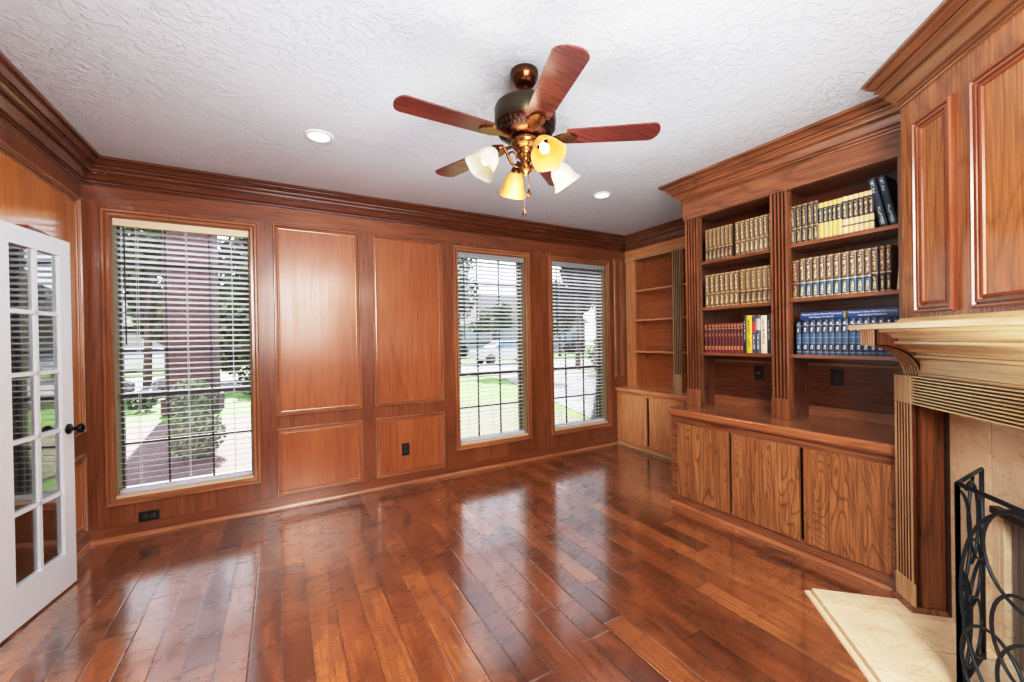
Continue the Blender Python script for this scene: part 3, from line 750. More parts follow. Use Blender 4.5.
# light arms and shades. camera-right = (.868,-.496), depth = (.496,.868)
R_ = Vector((.868,-.496,0)); D_ = Vector((.496,.868,0))
sh = [(-.86,-.42, SHADE_W), (-.26,.90, SHADE_A), (.36,-.92, SHADE_A), (.86,.42, SHADE_W)]
for i, (p, q, mat) in enumerate(sh):
    d = (R_*p+D_*q).normalized()
    c = Vector((fx, fy, 0))
    pts = [c+d*r+Vector((0,0,z)) for r, z in ((.03,2.245),(.05,2.230),(.075,2.238),(.095,2.268),(.108,2.298),(.128,2.316),(.152,2.310),(.166,2.290))]
    sm = []
    for j in range(len(pts)-1):
        for s in (0, .5): sm.append(pts[j].lerp(pts[j+1], s))
    sm.append(pts[-1])
    ar = obj('light_arm', tube(bmesh.new(), sm, .007), BRONZE, fan)
    sc = [c+d*(.072+.022*math.cos(w)) + Vector((0,0,2.275+.022*math.sin(w))) for w in [math.radians(g) for g in range(-60, 220, 20)]]
    obj('scroll', tube(bmesh.new(), sc, .0045, 6), BRONZE, ar)
    tilt = math.radians(38)
    zax = (Vector((0,0,-1))*math.cos(tilt)+d*math.sin(tilt)).normalized()
    xax = zax.cross(Vector((0,0,1))).normalized(); yax = zax.cross(xax)
    M = Matrix.Translation(c+d*.164+Vector((0,0,2.292))) @ Matrix((xax, yax, zax)).transposed().to_4x4() @ Matrix.Scale(1.12, 4)
    obj('lamp_holder', lathe(bmesh.new(), [(.001,-.012),(.016,-.010),(.021,.0),(.024,.018),(.022,.026)], M, 18), BRONZE, ar)
    prof = [(.024,.012),(.030,.022),(.040,.035),(.047,.052),(.050,.07),(.053,.088),(.060,.104),(.068,.116),(.070,.119),(.066,.116),(.057,.103),(.050,.088),(.047,.07),(.044,.052),(.037,.036),(.027,.024)]
    sd = obj('lamp_shade', lathe(bmesh.new(), prof, M, 40, scallop=lambda k, a: (.05*math.cos(5*a) if 6 <= k <= 10 else (.025*math.cos(5*a) if k in (5, 11) else 0))), mat, fan)
    obj('bulb', lathe(bmesh.new(), [(.001,.088),(.012,.084),(.019,.072),(.020,.06),(.014,.045),(.010,.03),(.010,.02)], M, 16), BULB, sd)
for (dx, z0, z1) in ((-.012, 2.215, 2.03), (.012, 2.23, 2.13)):
    p = Vector((fx, fy, 0))+R_*dx-D_*.01
    ch = obj('pull_chain', tube(bmesh.new(), [p+Vector((0,0,z0)), p+Vector((0,0,z1))], .0014, 6), BRASS, fan)
    obj('chain_bob', lathe(bmesh.new(), [(.001,.0),(.003,-.002),(.004,-.01),(.009,-.022),(.010,-.03),(.006,-.037),(.001,-.039)], Matrix.Translation(p+Vector((0,0,z1))), 12), BRONZE, ch)

# recessed lights and vent
for lab, x, y in (('recessed ceiling light over the wall panels left of the fan', .233, 2.827), ('recessed ceiling light right of the fan toward the far corner', 2.58, 2.811)):
    r = thing('recessed_light', lab, 'ceiling light', (x, y, H-.012))
    TT = Matrix.Translation((x, y, 0))
    obj('trim_ring', lathe(bmesh.new(), [(.062,H-.003),(.064,H-.008),(.082,H-.008),(.086,H-.002),(.086,H)], TT, 32), WHITE, r)
    obj('lens', lathe(bmesh.new(), [(.001,H-.004),(.062,H-.004)], TT, 32), LAMP_LENS, r)
vt = thing('ceiling_vent', 'white ceiling air vent cut by the top edge of the photo', 'vent', (2.0, .56, H-.01), math.radians(0))
obj('frame', B((1.80,.53,H-.01,2.10,.56,H), (1.80,.40,H-.01,2.10,.43,H), (1.80,.53,H-.01,1.83,.40,H), (2.07,.53,H-.01,2.10,.40,H)), plain('vent_white', (200,202,204), .5), vt)
obj('louvres', B(*[(1.83,.44+.018*i,H-.008,2.07,.448+.018*i,H-.001) for i in range(5)]), plain('vent_louvre', (170,172,174), .5), vt)

# ------------------------------------------------------------------ books
def book_mat(name, base, bands, script=None, blocks=None, side=None, sscale=60., lo=.35, hi=.7):
    """bands: ramp stops [(z,color)] constant along spine height; script: color; blocks: z range of the lettering"""
    t = NT(name); g = t.coord('Generated'); s = t.n('ShaderNodeSeparateXYZ', {0: g}); x, y, z = s.outputs
    sp = t.ramp(z, [(p, lin(c)) for p, c in bands], 'CONSTANT')
    if script:
        oc = t.coord()
        n = t.noise(t.map(oc, (1, 1.2, 1)), sscale*2.2, 1)
        m = t.math('GREATER_THAN', n, .50)
        yy = t.math('MULTIPLY', t.math('GREATER_THAN', y, .3), t.math('LESS_THAN', y, .72))
        for (a, b) in [blocks[0]]:
            zz = t.math('MULTIPLY', t.math('GREATER_THAN', z, a), t.math('LESS_THAN', z, b))
        for (a, b) in blocks[1:]:
            zz = t.math('MAXIMUM', zz, t.math('MULTIPLY', t.math('GREATER_THAN', z, a), t.math('LESS_THAN', z, b)))
        sp = t.mix(t.math('MULTIPLY', m, t.math('MULTIPLY', yy, zz)), sp, lin(script))
    col = t.mix(t.math('GREATER_THAN', x, .12), sp, lin(side or base))
    t.pbsdf(Base_Color=col, Roughness=.38); return t.m
BR = (88,62,46); GO = (190,164,112); CR = (206,186,142); DK = (38,26,20)
M_BRC = book_mat('brown_gilt_cover', BR, [(0,GO),(.03,BR),(.10,(150,126,86)),(.12,BR),(.36,GO),(.385,(116,88,60)),(.95,GO),(.98,BR)], CR, [(.06,.30),(.44,.92)])
M_BRC2 = book_mat('tan_gilt_cover', (124,98,72), [(0,GO),(.03,(110,84,60)),(.40,GO),(.425,(104,76,52)),(.96,GO),(.985,BR)], (238,222,178), [(.08,.36),(.46,.94)])
M_DRK = book_mat('dark_gilt_cover', (60,44,38), [(0,GO),(.02,(66,50,42)),(.385,GO),(.41,(66,50,42)),(.96,GO),(.98,(60,44,38))], (222,202,150), [(.06,.34),(.46,.90)])
M_YEL = book_mat('yellow_black_cover', (46,36,32), [(0,(222,192,116)),(.44,(46,40,38)),(.86,(222,192,116))], (230,214,170), [(.48,.82)])
M_CRM = book_mat('cream_black_cover', (48,38,32), [(0,(234,202,150)),(.20,(60,48,40)),(.235,(234,202,150)),(.40,(62,44,34)),(.88,(234,208,156))], (236,216,170), [(.45,.84)])
M_RED = book_mat('maroon_cover', (88,24,24), [(0,(116,26,26)),(.10,(190,140,90)),(.12,(116,26,26)),(.18,(190,140,90)),(.20,(92,26,28)),(.70,(84,18,20)),(.80,(190,140,90)),(.82,(92,26,28)),(.92,(190,140,90)),(.94,(116,26,26))], (214,170,110), [(.10,.2),(.55,.66),(.82,.92)])
M_BLU = book_mat('brown_blue_cover', (92,66,54), [(0,GO),(.03,(30,64,94)),(.36,(190,190,160)),(.39,(92,66,54)),(.96,GO),(.98,BR)], (238,222,170), [(.06,.32),(.44,.94)], sscale=50)
M_BRD = book_mat('brown_dark_label_cover', (92,66,54), [(0,GO),(.03,(48,36,32)),(.40,(190,180,150)),(.43,(100,74,60)),(.96,GO),(.98,BR)], (236,214,160), [(.06,.36),(.48,.92)])
M_DRD = book_mat('dark_red_gilt_cover', (84,30,24), [(0,GO),(.03,(66,26,22)),(.38,GO),(.40,(92,50,40)),(.96,GO),(.98,(84,30,24))], (210,180,120), [(.06,.34),(.46,.92)])
NV = (44,64,92)
M_DIC = book_mat('blue_dictionary_cover', NV, [(0,(60,88,120)),(.06,(140,156,172)),(.08,NV),(.32,(120,140,160)),(.34,(70,98,128)),(.48,(130,148,168)),(.50,(70,98,128)),(.62,(30,48,76)),(.84,(150,160,170)),(.86,NV),(.95,(30,48,76))], (228,228,214), [(.16,.27),(.66,.78),(.87,.93)], sscale=40)
M_DFL = plain('blue_dictionary_binding', (34,72,124), .3)
M_BLK = book_mat('black_cover', (24,24,26), [(0,(30,30,32)),(.1,(30,30,32))], (190,190,180), [(.3,.85)])
M_YLW = book_mat('yellow_cover', (226,190,40), [(0,(226,190,40)),(.1,(230,196,50))], (60,50,40), [(.15,.4),(.5,.9)])
M_NAV = book_mat('navy_red_cover', (40,54,84), [(0,(48,62,92)),(.55,(190,60,56)),(.85,(48,62,92))], (220,220,220), [(.1,.5)])
M_GRY = book_mat('grey_navy_cover', (70,84,104), [(0,(70,84,104)),(.6,(190,190,180)),(.9,(70,84,104))], (220,220,220), [(.1,.5)])
M_WHT = book_mat('white_red_cover', (228,218,200), [(0,(228,214,180)),(.1,(232,222,204))], (190,40,44), [(.25,.92)], lo=.2)
M_CRP = book_mat('cream_cover', (216,200,164), [(0,(216,200,164)),(.2,(226,212,180))], (120,90,60), [(.3,.8)])
M_NVB = book_mat('black_blue_cover', (34,44,58), [(0,(34,44,58)),(.05,(60,84,110)),(.15,(40,52,68)),(.6,(44,58,78))], (200,200,190), [(.05,.4),(.7,.95)])
XSP = 3.10
def book_mesh(w, h, d, mat):
    bm = bmesh.new(); cv = .0035; bul = min(.006, w*.18)
    # cover: curved spine + two boards
    n = 6; out = []; inn = []
    for i in range(n+1):
        f = i/n; yy = -w/2+w*f; out.append((-bul*math.sin(PI*f), yy))
    poly = [(d, -w/2)] + out + [(d, w/2), (d, w/2-cv)]
    for i in range(n+1):
        f = 1-i/n; yy = (-w/2+cv)+(w-2*cv)*f; inn.append((cv-bul*math.sin(PI*f), yy))
    poly += inn + [(d, -w/2+cv)]
    prism(bm, poly, 0, h)
    bm.faces.ensure_lookup_table()
    me = bpy.data.meshes.new('book'); bm.to_mesh(me); bm.free(); me.materials.append(mat)
    pg = bpy.data.meshes.new('page_block'); q = B((cv, -w/2+cv, .003, d-.004, w/2-cv, h-.004)); q.to_mesh(pg); q.free(); pg.materials.append(PAGES)
    return me, pg
cache = {}
def book(y0, y1, z, h, mat, label, group, lean=0., d=.17, dx=0.):
    w = round(abs(y0-y1)-.0015, 3)
    key = (w, round(h, 3), d, mat.name)
    if key not in cache:
        me, pg = book_mesh(w, h, d, mat)
        a = bpy.data.objects.new('book', me); b = bpy.data.objects.new('page_block', pg)
        C.objects.link(a); C.objects.link(b); b.parent = a; cache[key] = (a, b)
    else:
        a0, b0 = cache[key]; a = a0.copy(); b = b0.copy(); C.objects.link(a); C.objects.link(b); b.parent = a
    a.location = (XSP+dx, (y0+y1)/2, z+.0005); a.rotation_euler = (lean, 0, 0)
    a['label'] = label; a['category'] = 'book'; a['group'] = group
    return a
ORD = ['first','second','third','fourth','fifth','sixth','seventh','eighth','ninth','tenth','eleventh','twelfth','thirteenth']
def row(ys, z, h, mat, what, where, group, jit=0.):
    n = len(ys)-1
    for i in range(n):
        book(ys[i], ys[i+1], z, h+random.uniform(-jit, jit), mat, '%s, %s from the left %s' % (what, ORD[i], where), group)
zL = SHZ['L']; zR = SHZ['R']
row([2.143,2.115,2.077,2.042,2.008,1.974,1.941,1.911], zL[0], .262, M_BRC, 'brown gilt volume', 'on top shelf of left bay, before the gap', 'brown volumes on the top left shelf')
row([1.887,1.847,1.809,1.774,1.741,1.705,1.672,1.638,1.603], zL[0], .262, M_BRC2, 'tan gilt volume', 'after the gap, top shelf of left bay', 'tan volumes on the top left shelf')
row([2.151,2.107,2.064,2.021,1.98,1.94,1.90,1.861], zL[1], .268, M_BRC2, 'tan gilt volume', 'on second shelf of left bay', 'tan volumes on the second left shelf')
row([1.855,1.813,1.77,1.728,1.688,1.651,1.617,1.585], zL[1], .272, M_BRC, 'taller brown gilt volume', 'in right half, second shelf of left bay', 'brown volumes on the second left shelf')
row([2.165,2.135,2.099,2.07,2.04,2.014,1.986,1.959,1.935,1.91,1.885,1.858,1.833], zL[2], .234, M_RED, 'maroon volume', 'on third shelf of left bay', 'maroon volumes on the third left shelf')
g = 'mixed books beside the maroon volumes'
book(1.832,1.806,zL[2],.288,M_BLK,'black book just left of the yellow book', g)
book(1.806,1.765,zL[2],.284,M_YLW,'bright yellow book on third shelf of left bay', g)
book(1.763,1.737,zL[2],.276,M_NAV,'navy book with red patch right of the yellow book', g)
book(1.736,1.703,zL[2],.284,M_GRY,'grey blue book between navy book and white book', g)
book(1.700,1.656,zL[2],.278,M_WHT,'white book with red lettering on third shelf of left bay', g)
book(1.655,1.630,zL[2],.290,M_BLK,'black book right of the white book with red lettering', g)
book(1.629,1.600,zL[2],.284,M_CRP,'cream book at right end of third shelf, left bay', g)
row([1.492,1.455,1.422,1.385,1.35,1.322], zR[0], .263, M_DRK, 'dark gilt volume', 'on top shelf of right bay', 'dark volumes on the top right shelf')
row([1.321,1.293,1.267,1.244,1.22,1.192], zR[0], .236, M_YEL, 'yellow and black volume', 'on top shelf of right bay', 'yellow and black volumes on the top right shelf')
row([1.192,1.159,1.133,1.107,1.082,1.057,1.031], zR[0], .237, M_CRM, 'cream and black volume', 'on top shelf of right bay', 'cream and black volumes on the top right shelf')
g = 'tall books leaning on the top right shelf'
book(1.003,.966,zR[0]+.0065,.305,M_NVB,'tall black leaning book against the cream volumes', g, lean=math.radians(-0))
book(.958,.922,zR[0]+.0065,.305,M_NVB,'tall blue black leaning book at right end of top shelf', g)
for o in list(C.objects):
    if o.get('group') == g:
        o.rotation_euler = (math.radians(-11), 0, 0); o.location.z = zR[0]+.0045
row([1.485,1.440], zR[1], .262, M_DRD, 'dark red gilt volume', 'on second shelf of right bay', 'volumes on the second right shelf')
row([1.438,1.402,1.361,1.322,1.284,1.243,1.202,1.159,1.121,1.083,1.049], zR[1], .268, M_BLU, 'brown volume with blue label', 'on second shelf of right bay', 'blue labelled volumes on the second right shelf')
book(1.048,1.016,zR[1],.268,M_BRD,'brown volume with dark label right of the blue labelled row','volumes on the second right shelf')
book(1.008,.984,zR[1],.268,M_BRD,'thin brown volume standing apart, left of a matching one','volumes on the second right shelf')
book(.979,.955,zR[1],.268,M_BRD,'thin brown volume nearest the empty end of the shelf','volumes on the second right shelf')
o = book(.932,.915,zR[1]+.001,.262,M_CRP,'cream book leaning at right end of second shelf','volumes on the second right shelf', lean=math.radians(4))
o = book(1.462,1.434,zR[2]+.002,.222,M_DIC,'dark blue volume at left end of the blue set','blue dictionary volumes'); 
row([1.427,1.386,1.348,1.31,1.276,1.242,1.204,1.167], zR[2], .230, M_DIC, 'blue banded volume', 'in left half of blue set', 'blue dictionary volumes')
row([1.165,1.131,1.096,1.059,1.026,.988,.952,.924,.899], zR[2], .230, M_DIC, 'blue banded volume', 'in right half of blue set', 'blue dictionary volumes')
TXT = plain('silver_lettering', (240,240,240), .5)
def lettering(s, size, M, parent):
    cu = bpy.data.curves.new('t', 'FONT'); cu.body = s; cu.size = size; cu.align_x = 'CENTER'; cu.extrude = .0003
    ob = bpy.data.objects.new('t', cu); C.objects.link(ob); bpy.context.view_layer.update()
    me = bpy.data.meshes.new_from_object(ob.evaluated_get(bpy.context.evaluated_depsgraph_get()))
    bpy.data.objects.remove(ob); me.transform(M); me.materials.clear(); me.materials.append(TXT); me.name = 'title_lettering'
    o = bpy.data.objects.new('title_lettering', me); C.objects.link(o); o.parent = parent; reg(o, MW[parent.name]) if parent.name in MW else None
    return o
for (ya, yb, lab) in ((1.431, 1.187, 'blue dictionary lying flat on the left half of blue set'), (1.163, .922, 'blue dictionary lying flat on the right half of blue set')):
    th = .052; L = ya-yb
    me, pg = book_mesh(th, L, .18, M_DFL)
    R = Matrix.Rotation(PI/2, 4, 'X')   # stands z->-y
    Mx = Matrix.Translation((0, L/2, th/2)) @ Matrix.Rotation(PI/2, 4, 'X')
    me.transform(Mx); pg.transform(Mx)
    a = bpy.data.objects.new('dictionary', me); b = bpy.data.objects.new('page_block', pg); C.objects.link(a); C.objects.link(b); b.parent = a
    a.location = (XSP-.004, (ya+yb)/2, zR[2]+.232); tag(a, lab, 'book', 'flat blue dictionaries')
    Mt = Matrix.Rotation(-PI/2, 4, 'Z') @ Matrix.Rotation(PI/2, 4, 'X')
    for i, s in enumerate(("Webster's New World Dictionary", 'with Student Handbook')):
        lettering(s, .0165 if i == 0 else .0145, Matrix.Translation((-.0075, 0, .031-.018*i)) @ Mt, a)

# ------------------------------------------------------------------ outdoors
GZ = -.15
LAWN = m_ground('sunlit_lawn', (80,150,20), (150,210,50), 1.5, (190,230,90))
def foliage(bm, c, r, n, s, rng):
    for _ in range(n):
        while True:
            p = Vector((rng.uniform(-1,1), rng.uniform(-1,1), rng.uniform(-1,1)))
            if .35 < p.length < 1: break
        p = Vector((c[0]+p.x*r[0], c[1]+p.y*r[1], c[2]+p.z*r[2]))
        a = Vector((rng.gauss(0,1), rng.gauss(0,1), rng.gauss(0,1))).normalized(); b = a.orthogonal().normalized()
        k = s*rng.uniform(.6,1.3); cc = a.cross(b)
        vs = [bm.verts.new(p+b*k), bm.verts.new(p+cc*k*.6), bm.verts.new(p-b*k), bm.verts.new(p-cc*k*.6)]
        bm.faces.new(vs)
rng = random.Random(3)
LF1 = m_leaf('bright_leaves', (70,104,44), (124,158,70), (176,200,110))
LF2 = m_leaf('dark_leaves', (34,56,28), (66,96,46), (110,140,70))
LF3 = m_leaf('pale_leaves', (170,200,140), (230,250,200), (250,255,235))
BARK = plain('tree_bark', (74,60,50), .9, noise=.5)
def tree(label, x, y, h, crown, n, s, mat, trunk=.14, group='trees outside', blobs=6):
    t = thing('tree', label, 'tree', (x, y, GZ), group=group)
    tk = bmesh.new(); cz = GZ+h
    tube(tk, [(x, y, GZ), (x+.05, y, GZ+h*.4), (x, y, cz)], [trunk, trunk*.8, trunk*.4], 8)
    for k in range(4):
        a = k*1.6+x; tube(tk, [(x+.03, y, GZ+h*.5+.1*k), (x+math.cos(a)*crown[0]*.5, y+math.sin(a)*crown[1]*.5, cz+crown[2]*.1)], [trunk*.45, trunk*.15], 6)
    obj('trunk', tk, BARK, t)
    bm = bmesh.new()
    for k in range(blobs):
        a = rng.uniform(0, 2*PI); q = rng.uniform(.2, .75)
        foliage(bm, (x+crown[0]*q*math.cos(a), y+crown[1]*q*math.sin(a), cz+rng.uniform(-.85, .6)*crown[2]), (crown[0]*.55, crown[1]*.55, crown[2]*.55), n//blobs, s, rng)
    obj('crown', bm, mat, t)
def shrub(label, x, y, r, n, s, mat, z=None, name='shrub', flat=1., group=None):
    bm = bmesh.new(); foliage(bm, (x, y, GZ+r*flat), (r, r, r*flat), n, s, rng)
    o = obj(name, bm, mat); tag(o, label, 'shrub', group)
    return o
def flat(name, poly, z0, z1, mat, label, cat):
    o = struct(name, prism(bmesh.new(), poly, z0, z1), mat, label, cat); return o
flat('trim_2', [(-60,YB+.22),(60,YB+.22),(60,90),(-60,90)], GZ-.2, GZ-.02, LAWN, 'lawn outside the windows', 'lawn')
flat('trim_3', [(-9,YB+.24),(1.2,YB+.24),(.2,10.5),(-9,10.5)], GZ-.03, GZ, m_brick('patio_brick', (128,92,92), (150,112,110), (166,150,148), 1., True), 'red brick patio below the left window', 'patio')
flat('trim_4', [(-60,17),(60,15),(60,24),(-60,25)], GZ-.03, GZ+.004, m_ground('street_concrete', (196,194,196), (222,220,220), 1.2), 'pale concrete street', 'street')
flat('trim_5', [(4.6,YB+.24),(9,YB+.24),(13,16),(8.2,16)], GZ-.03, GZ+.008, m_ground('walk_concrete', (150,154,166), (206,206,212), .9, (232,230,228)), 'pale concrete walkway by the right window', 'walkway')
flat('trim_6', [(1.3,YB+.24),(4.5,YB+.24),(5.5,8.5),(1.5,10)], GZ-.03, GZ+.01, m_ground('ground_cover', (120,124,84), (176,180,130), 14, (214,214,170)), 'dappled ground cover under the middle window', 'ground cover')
# brick porch pillar
bp = thing('brick_pillar', 'massive red brick porch pillar outside the left window', 'pillar', (-1.75, 12.0, GZ))
BRK = m_brick('pillar_brick', (128,84,86), (150,100,98), (166,140,138))
obj('shaft', B((-2.24, 11.6, GZ, -1.33, 12.5, 6.0)), BRK, bp)
obj('base_course', B((-2.31, 11.53, GZ, -1.26, 12.57, GZ+.35)), BRK, bp)
shrub('round clipped boxwood in front of the brick pillar', -1.66, 10.9, .42, 1500, .035, LF3)
shrub('nearer round clipped boxwood on the patio edge', -1.02, 6.9, .34, 1500, .028, LF3)
shrub('low dark hedge behind the nearer white car at left', -6.3, 21.5, .5, 700, .06, LF2, flat=.8)
for k in range(5): shrub('dark hedge bush, %s of five along the bed right of the pillar' % ORD[k], -.75+.98*k, 14.2+.2*k, .46, 600, .05, LF2, group='hedge bushes right of the pillar')
for k in range(4): shrub('low yellow green bush, %s of four left of the pillar' % ORD[k], -4.7+.62*k, 12.6, .29, 350, .05, LF1, flat=.7, group='low bushes left of the pillar')
# far hedge across the street
for k in range(9): shrub('dark rounded street hedge bush, %s from the left' % ORD[k], -8+4.2*k, 32.3, 1.1, 700, .16, LF2, flat=.55, group='far hedge across the street')
# trees
tree('leafy tree far left beyond the pillar', -8.0, 24, 4.8, (2.6, 2.2, 3.0), 6000, .19, LF1)
tree('dense green tree between pillar and left window edge', -4.2, 19.2, 4.0, (1.15, 1.2, 1.9), 6500, .13, LF1, blobs=8)
tree('bright leafy tree right of the brick pillar', -.9, 19.0, 3.6, (1.6, 1.4, 2.6), 9000, .15, LF1, blobs=11)
tree('dark tree behind the bright tree', .5, 25.5, 3.9, (3.0, 2.0, 3.4), 8000, .22, LF2, blobs=11)
tree('tall tree at left side of the middle window view', 7.1, 17.5, 4.7, (1.2, 1.2, 1.5), 2600, .09, LF1)
tree('small bushy tree at left of the middle window view', 10.2, 26.5, 3.3, (1.5, 1.4, 1.6), 2600, .12, LF2)
tree('wide pale green tree across the street', 15.4, 30, 3.4, (2.0, 1.5, 1.0), 3000, .13, LF1)
tree('hanging leafy tree filling top of the right window view', 12.9, 16, 4.6, (2.3, 1.6, 1.25), 6000, .12, LF2)
tree('slim young tree beside the walkway outside the right window', 5.15, 5.85, 1.35, (.35, .35, .35), 500, .03, LF2, trunk=.035)
tree('tall tree beyond the right side of the street', 20.8, 28.2, 4.0, (2.8, 2.2, 1.8), 4200, .15, LF1)
# houses
def house(label, x0, x1, y0, y1, h, wall, roofc, gable=1.8):
    t = thing('house', label, 'house', ((x0+x1)/2, y0, GZ))
    obj('wall', B((x0, y0, GZ, x1, y1, h)), wall, t)
    bm = bmesh.new(); ym = (y0+y1)/2
    a = [bm.verts.new(p) for p in ((x0-.4, y0-.5, h-.1), (x1+.4, y0-.5, h-.1), (x1+.4, y1+.5, h-.1), (x0-.4, y1+.5, h-.1), (x0+1.5, ym, h+gable), (x1-1.5, ym, h+gable))]
    for f in ((0,1,5,4), (2,3,4,5), (0,4,3), (1,2,5), (3,2,1,0)): bm.faces.new([a[i] for i in f])
    obj('roof', bm, roofc, t)
    n = max(2, int((x1-x0)/3.2))
    for k in range(n):
        xc = x0+(x1-x0)*(k+.5)/n
        f = obj('window', B((xc-.55, y0-.05, 1.0, xc+.55, y0+.02, 2.2)), plain('far_window_frame', dk((240,240,240)), .6), t)
        obj('pane', B((xc-.48, y0-.06, 1.06, xc+.48, y0-.05, 2.14)), plain('far_window_glass', dk((90,110,130)), .15), f)
    return t
ROOF = plain('grey_shingles', dk((120,122,130)), .9, noise=.4)
h1 = house('pale blue house with grey hipped roof across the street', 17.5, 31.0, 37, 45, 3.2, plain('pale_blue_siding', dk((196,212,226)), .8), ROOF, 3.2)
h2 = house('red brick house with white garage door beyond the pillar', -13.5, -6.2, 34, 42, 2.7, m_brick('house_brick', (150,84,74), (170,104,90), (180,160,150)), ROOF, 2.0)
obj('garage_door', B((-9.1, 33.85, GZ, -6.5, 34.0, 2.1)), plain('garage_white', dk((240,238,232)), .6), h2)
# white car on the drive
def car(label, x, y, rot, col):
    t = thing('car', label, 'car', (x, y, GZ), rot)
    bm = bmesh.new(); prof = [(-2.2,.35),(-2.25,.7),(-2.1,.95),(-1.2,1.02),(-.6,1.42),(.9,1.45),(1.6,1.05),(2.2,.95),(2.25,.5),(2.2,.35)]
    A = [bm.verts.new((a, -.85+(.12 if z > 1.1 else 0), z)) for a, z in prof]; D = [bm.verts.new((a, .85-(.12 if z > 1.1 else 0), z)) for a, z in prof]
    bm.faces.new(A); bm.faces.new(D[::-1])
    for j in range(len(prof)): bm.faces.new((A[j], A[(j+1) % len(prof)], D[(j+1) % len(prof)], D[j]))
    bmesh.ops.recalc_face_normals(bm, faces=bm.faces[:])
    obj('body', bm, col, t, True)
    bm = bmesh.new()
    for s in (-1, 1):
        vs = [bm.verts.new((a, s*(.87 if z < 1.15 else .76), z)) for a, z in ((-1.05,1.06),(-.55,1.36),(.85,1.38),(1.35,1.08))]; bm.faces.new(vs)
    obj('side_windows', bm, plain('car_glass', (70,104,140), .1), t, True)
    for a in (-1.4, 1.4):
        for s in (-1, 1):
            obj('wheel', lathe(bmesh.new(), [(.001,-.1),(.30,-.1),(.33,-.06),(.33,.06),(.30,.1),(.001,.1)], Matrix.Translation((a, s*.8, .33)) @ Matrix.Rotation(PI/2, 4, 'X'), 20), BLACK, t, True)
CARW = plain('white_car_paint', (240,240,242), .2, coat=1.)
car('white car parked in front of the brick house', -6.6, 28.5, math.radians(10), CARW)
LFW = m_leaf('white_blossom', (235,238,245), (255,255,255))
shrub('white flowering bush behind the low bushes, left one', -4.3, 17.0, .30, 900, .05, LFW, flat=.8)
shrub('white flowering bush behind the low bushes, right one', -3.3, 16.9, .30, 900, .05, LFW, flat=.8)
car('silver car parked on the street outside the middle window', 12.6, 23.0, math.radians(-3), plain('silver_paint', (176,180,186), .25, .3))

# ------------------------------------------------------------------ light
w = bpy.data.worlds.new('World'); bpy.context.scene.world = w; w.use_nodes = True
nt = w.node_tree; nt.nodes.clear()
o = nt.nodes.new('ShaderNodeOutputWorld'); bg = nt.nodes.new('ShaderNodeBackground'); sk = nt.nodes.new('ShaderNodeTexSky')
sk.sky_type = 'NISHITA'; sk.sun_disc = False; sk.sun_elevation = math.radians(48); sk.sun_rotation = math.radians(200); sk.air_density = 1.; sk.dust_density = 3.; sk.ozone_density = 1.
mxn = nt.nodes.new('ShaderNodeMix'); mxn.data_type = 'RGBA'; mxn.inputs[0].default_value = .55
nt.links.new(sk.outputs[0], mxn.inputs[6]); mxn.inputs[7].default_value = (11., 11.6, 12.4, 1)
nt.links.new(mxn.outputs[2], bg.inputs[0]); bg.inputs[1].default_value = .42
nt.links.new(bg.outputs[0], o.inputs[0])
def lamp(name, typ, loc, rot, energy, col=(1,1,1), **kw):
    l = bpy.data.lights.new(name, typ); l.energy = energy; l.color = col
    for k, v in kw.items(): setattr(l, k, v)
    ob = bpy.data.objects.new(name, l); C.objects.link(ob); ob.location = loc; ob.rotation_euler = rot; return ob
lamp('sun', 'SUN', (0,0,20), (math.radians(-48), math.radians(-6), 0), 27.0, (1,.96,.88), angle=.01)
lamp('fill_front', 'AREA', (.28,-.85,1.9), (math.radians(82),0,math.radians(-16)), 85, (1,.97,.94), shape='RECTANGLE', size=1.3, size_y=1.2)
lamp('fill_up', 'AREA', (.9,1.0,1.15), (math.radians(180),0,0), 48, (.86,.94,1.), shape='RECTANGLE', size=2.4, size_y=2.4)
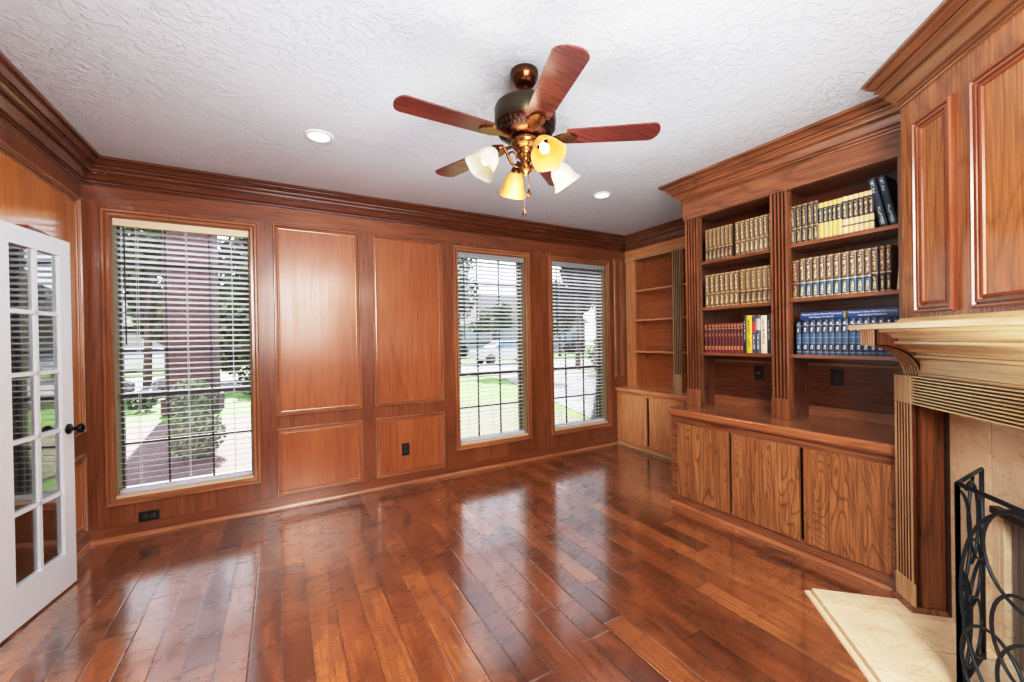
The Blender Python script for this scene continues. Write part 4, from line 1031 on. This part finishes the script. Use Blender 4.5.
lamp('fill_top', 'AREA', (.5,-.35,2.62), (math.radians(42),0,math.radians(-8)), 78, (1,.98,.95), shape='RECTANGLE', size=1.3, size_y=1.0)
lamp('hall_fill', 'POINT', (-2.0,2.0,2.3), (0,0,0), 60, (1,.95,.88), shadow_soft_size=.3)  # added lamp, out of view, brightens the otherwise dark hall
for x, y in ((.233,2.827),(2.58,2.811)):
    lamp('downlight', 'SPOT', (x,y,H-.03), (0,0,0), 14, (1,.93,.82), spot_size=math.radians(120), spot_blend=.8, shadow_soft_size=.06)
lamp('fan_light', 'POINT', (fx,fy,2.08), (0,0,0), 6, (1,.86,.66), shadow_soft_size=.12)

# ------------------------------------------------------------------ camera
f_px = 405.357
a = math.radians(29.709); pt = math.radians(-.251); rl = math.radians(-.987)
fw = Vector((math.sin(a)*math.cos(pt), math.cos(a)*math.cos(pt), math.sin(pt)))
rt = Vector((math.cos(a), -math.sin(a), 0)); upv = rt.cross(fw)
r2 = rt*math.cos(rl)+upv*math.sin(rl); u2 = -rt*math.sin(rl)+upv*math.cos(rl)
cam = bpy.data.cameras.new('camera'); cam.sensor_width = 36; cam.lens = f_px/1024*36; cam.clip_start = .02; cam.clip_end = 300
co = bpy.data.objects.new('camera', cam); C.objects.link(co)
Mc = Matrix((r2, u2, -fw)).transposed().to_4x4(); Mc.translation = (0, 0, 1.393); co.matrix_world = Mc
bpy.context.scene.camera = co
vs_ = bpy.context.scene.view_settings
vs_.view_transform = 'Standard'; vs_.look = 'None'; vs_.exposure = .15; vs_.gamma = 1.
vs_.use_curve_mapping = True
cmp = vs_.curve_mapping; WL = 5.; cmp.white_level = (WL, WL, WL)
cc = cmp.curves[3]
for L, y in ((.05,.042),(.1,.092),(.2,.215),(.4,.46),(.7,.69),(1.2,.84),(2.5,.94)): cc.points.new(L/WL, y)
for q in cc.points: q.handle_type = 'AUTO_CLAMPED'
cmp.update()
cy = bpy.context.scene.cycles
cy.max_bounces = 10; cy.transparent_max_bounces = 24; cy.caustics_reflective = False; cy.caustics_refractive = False
cy.sample_clamp_indirect = 6.
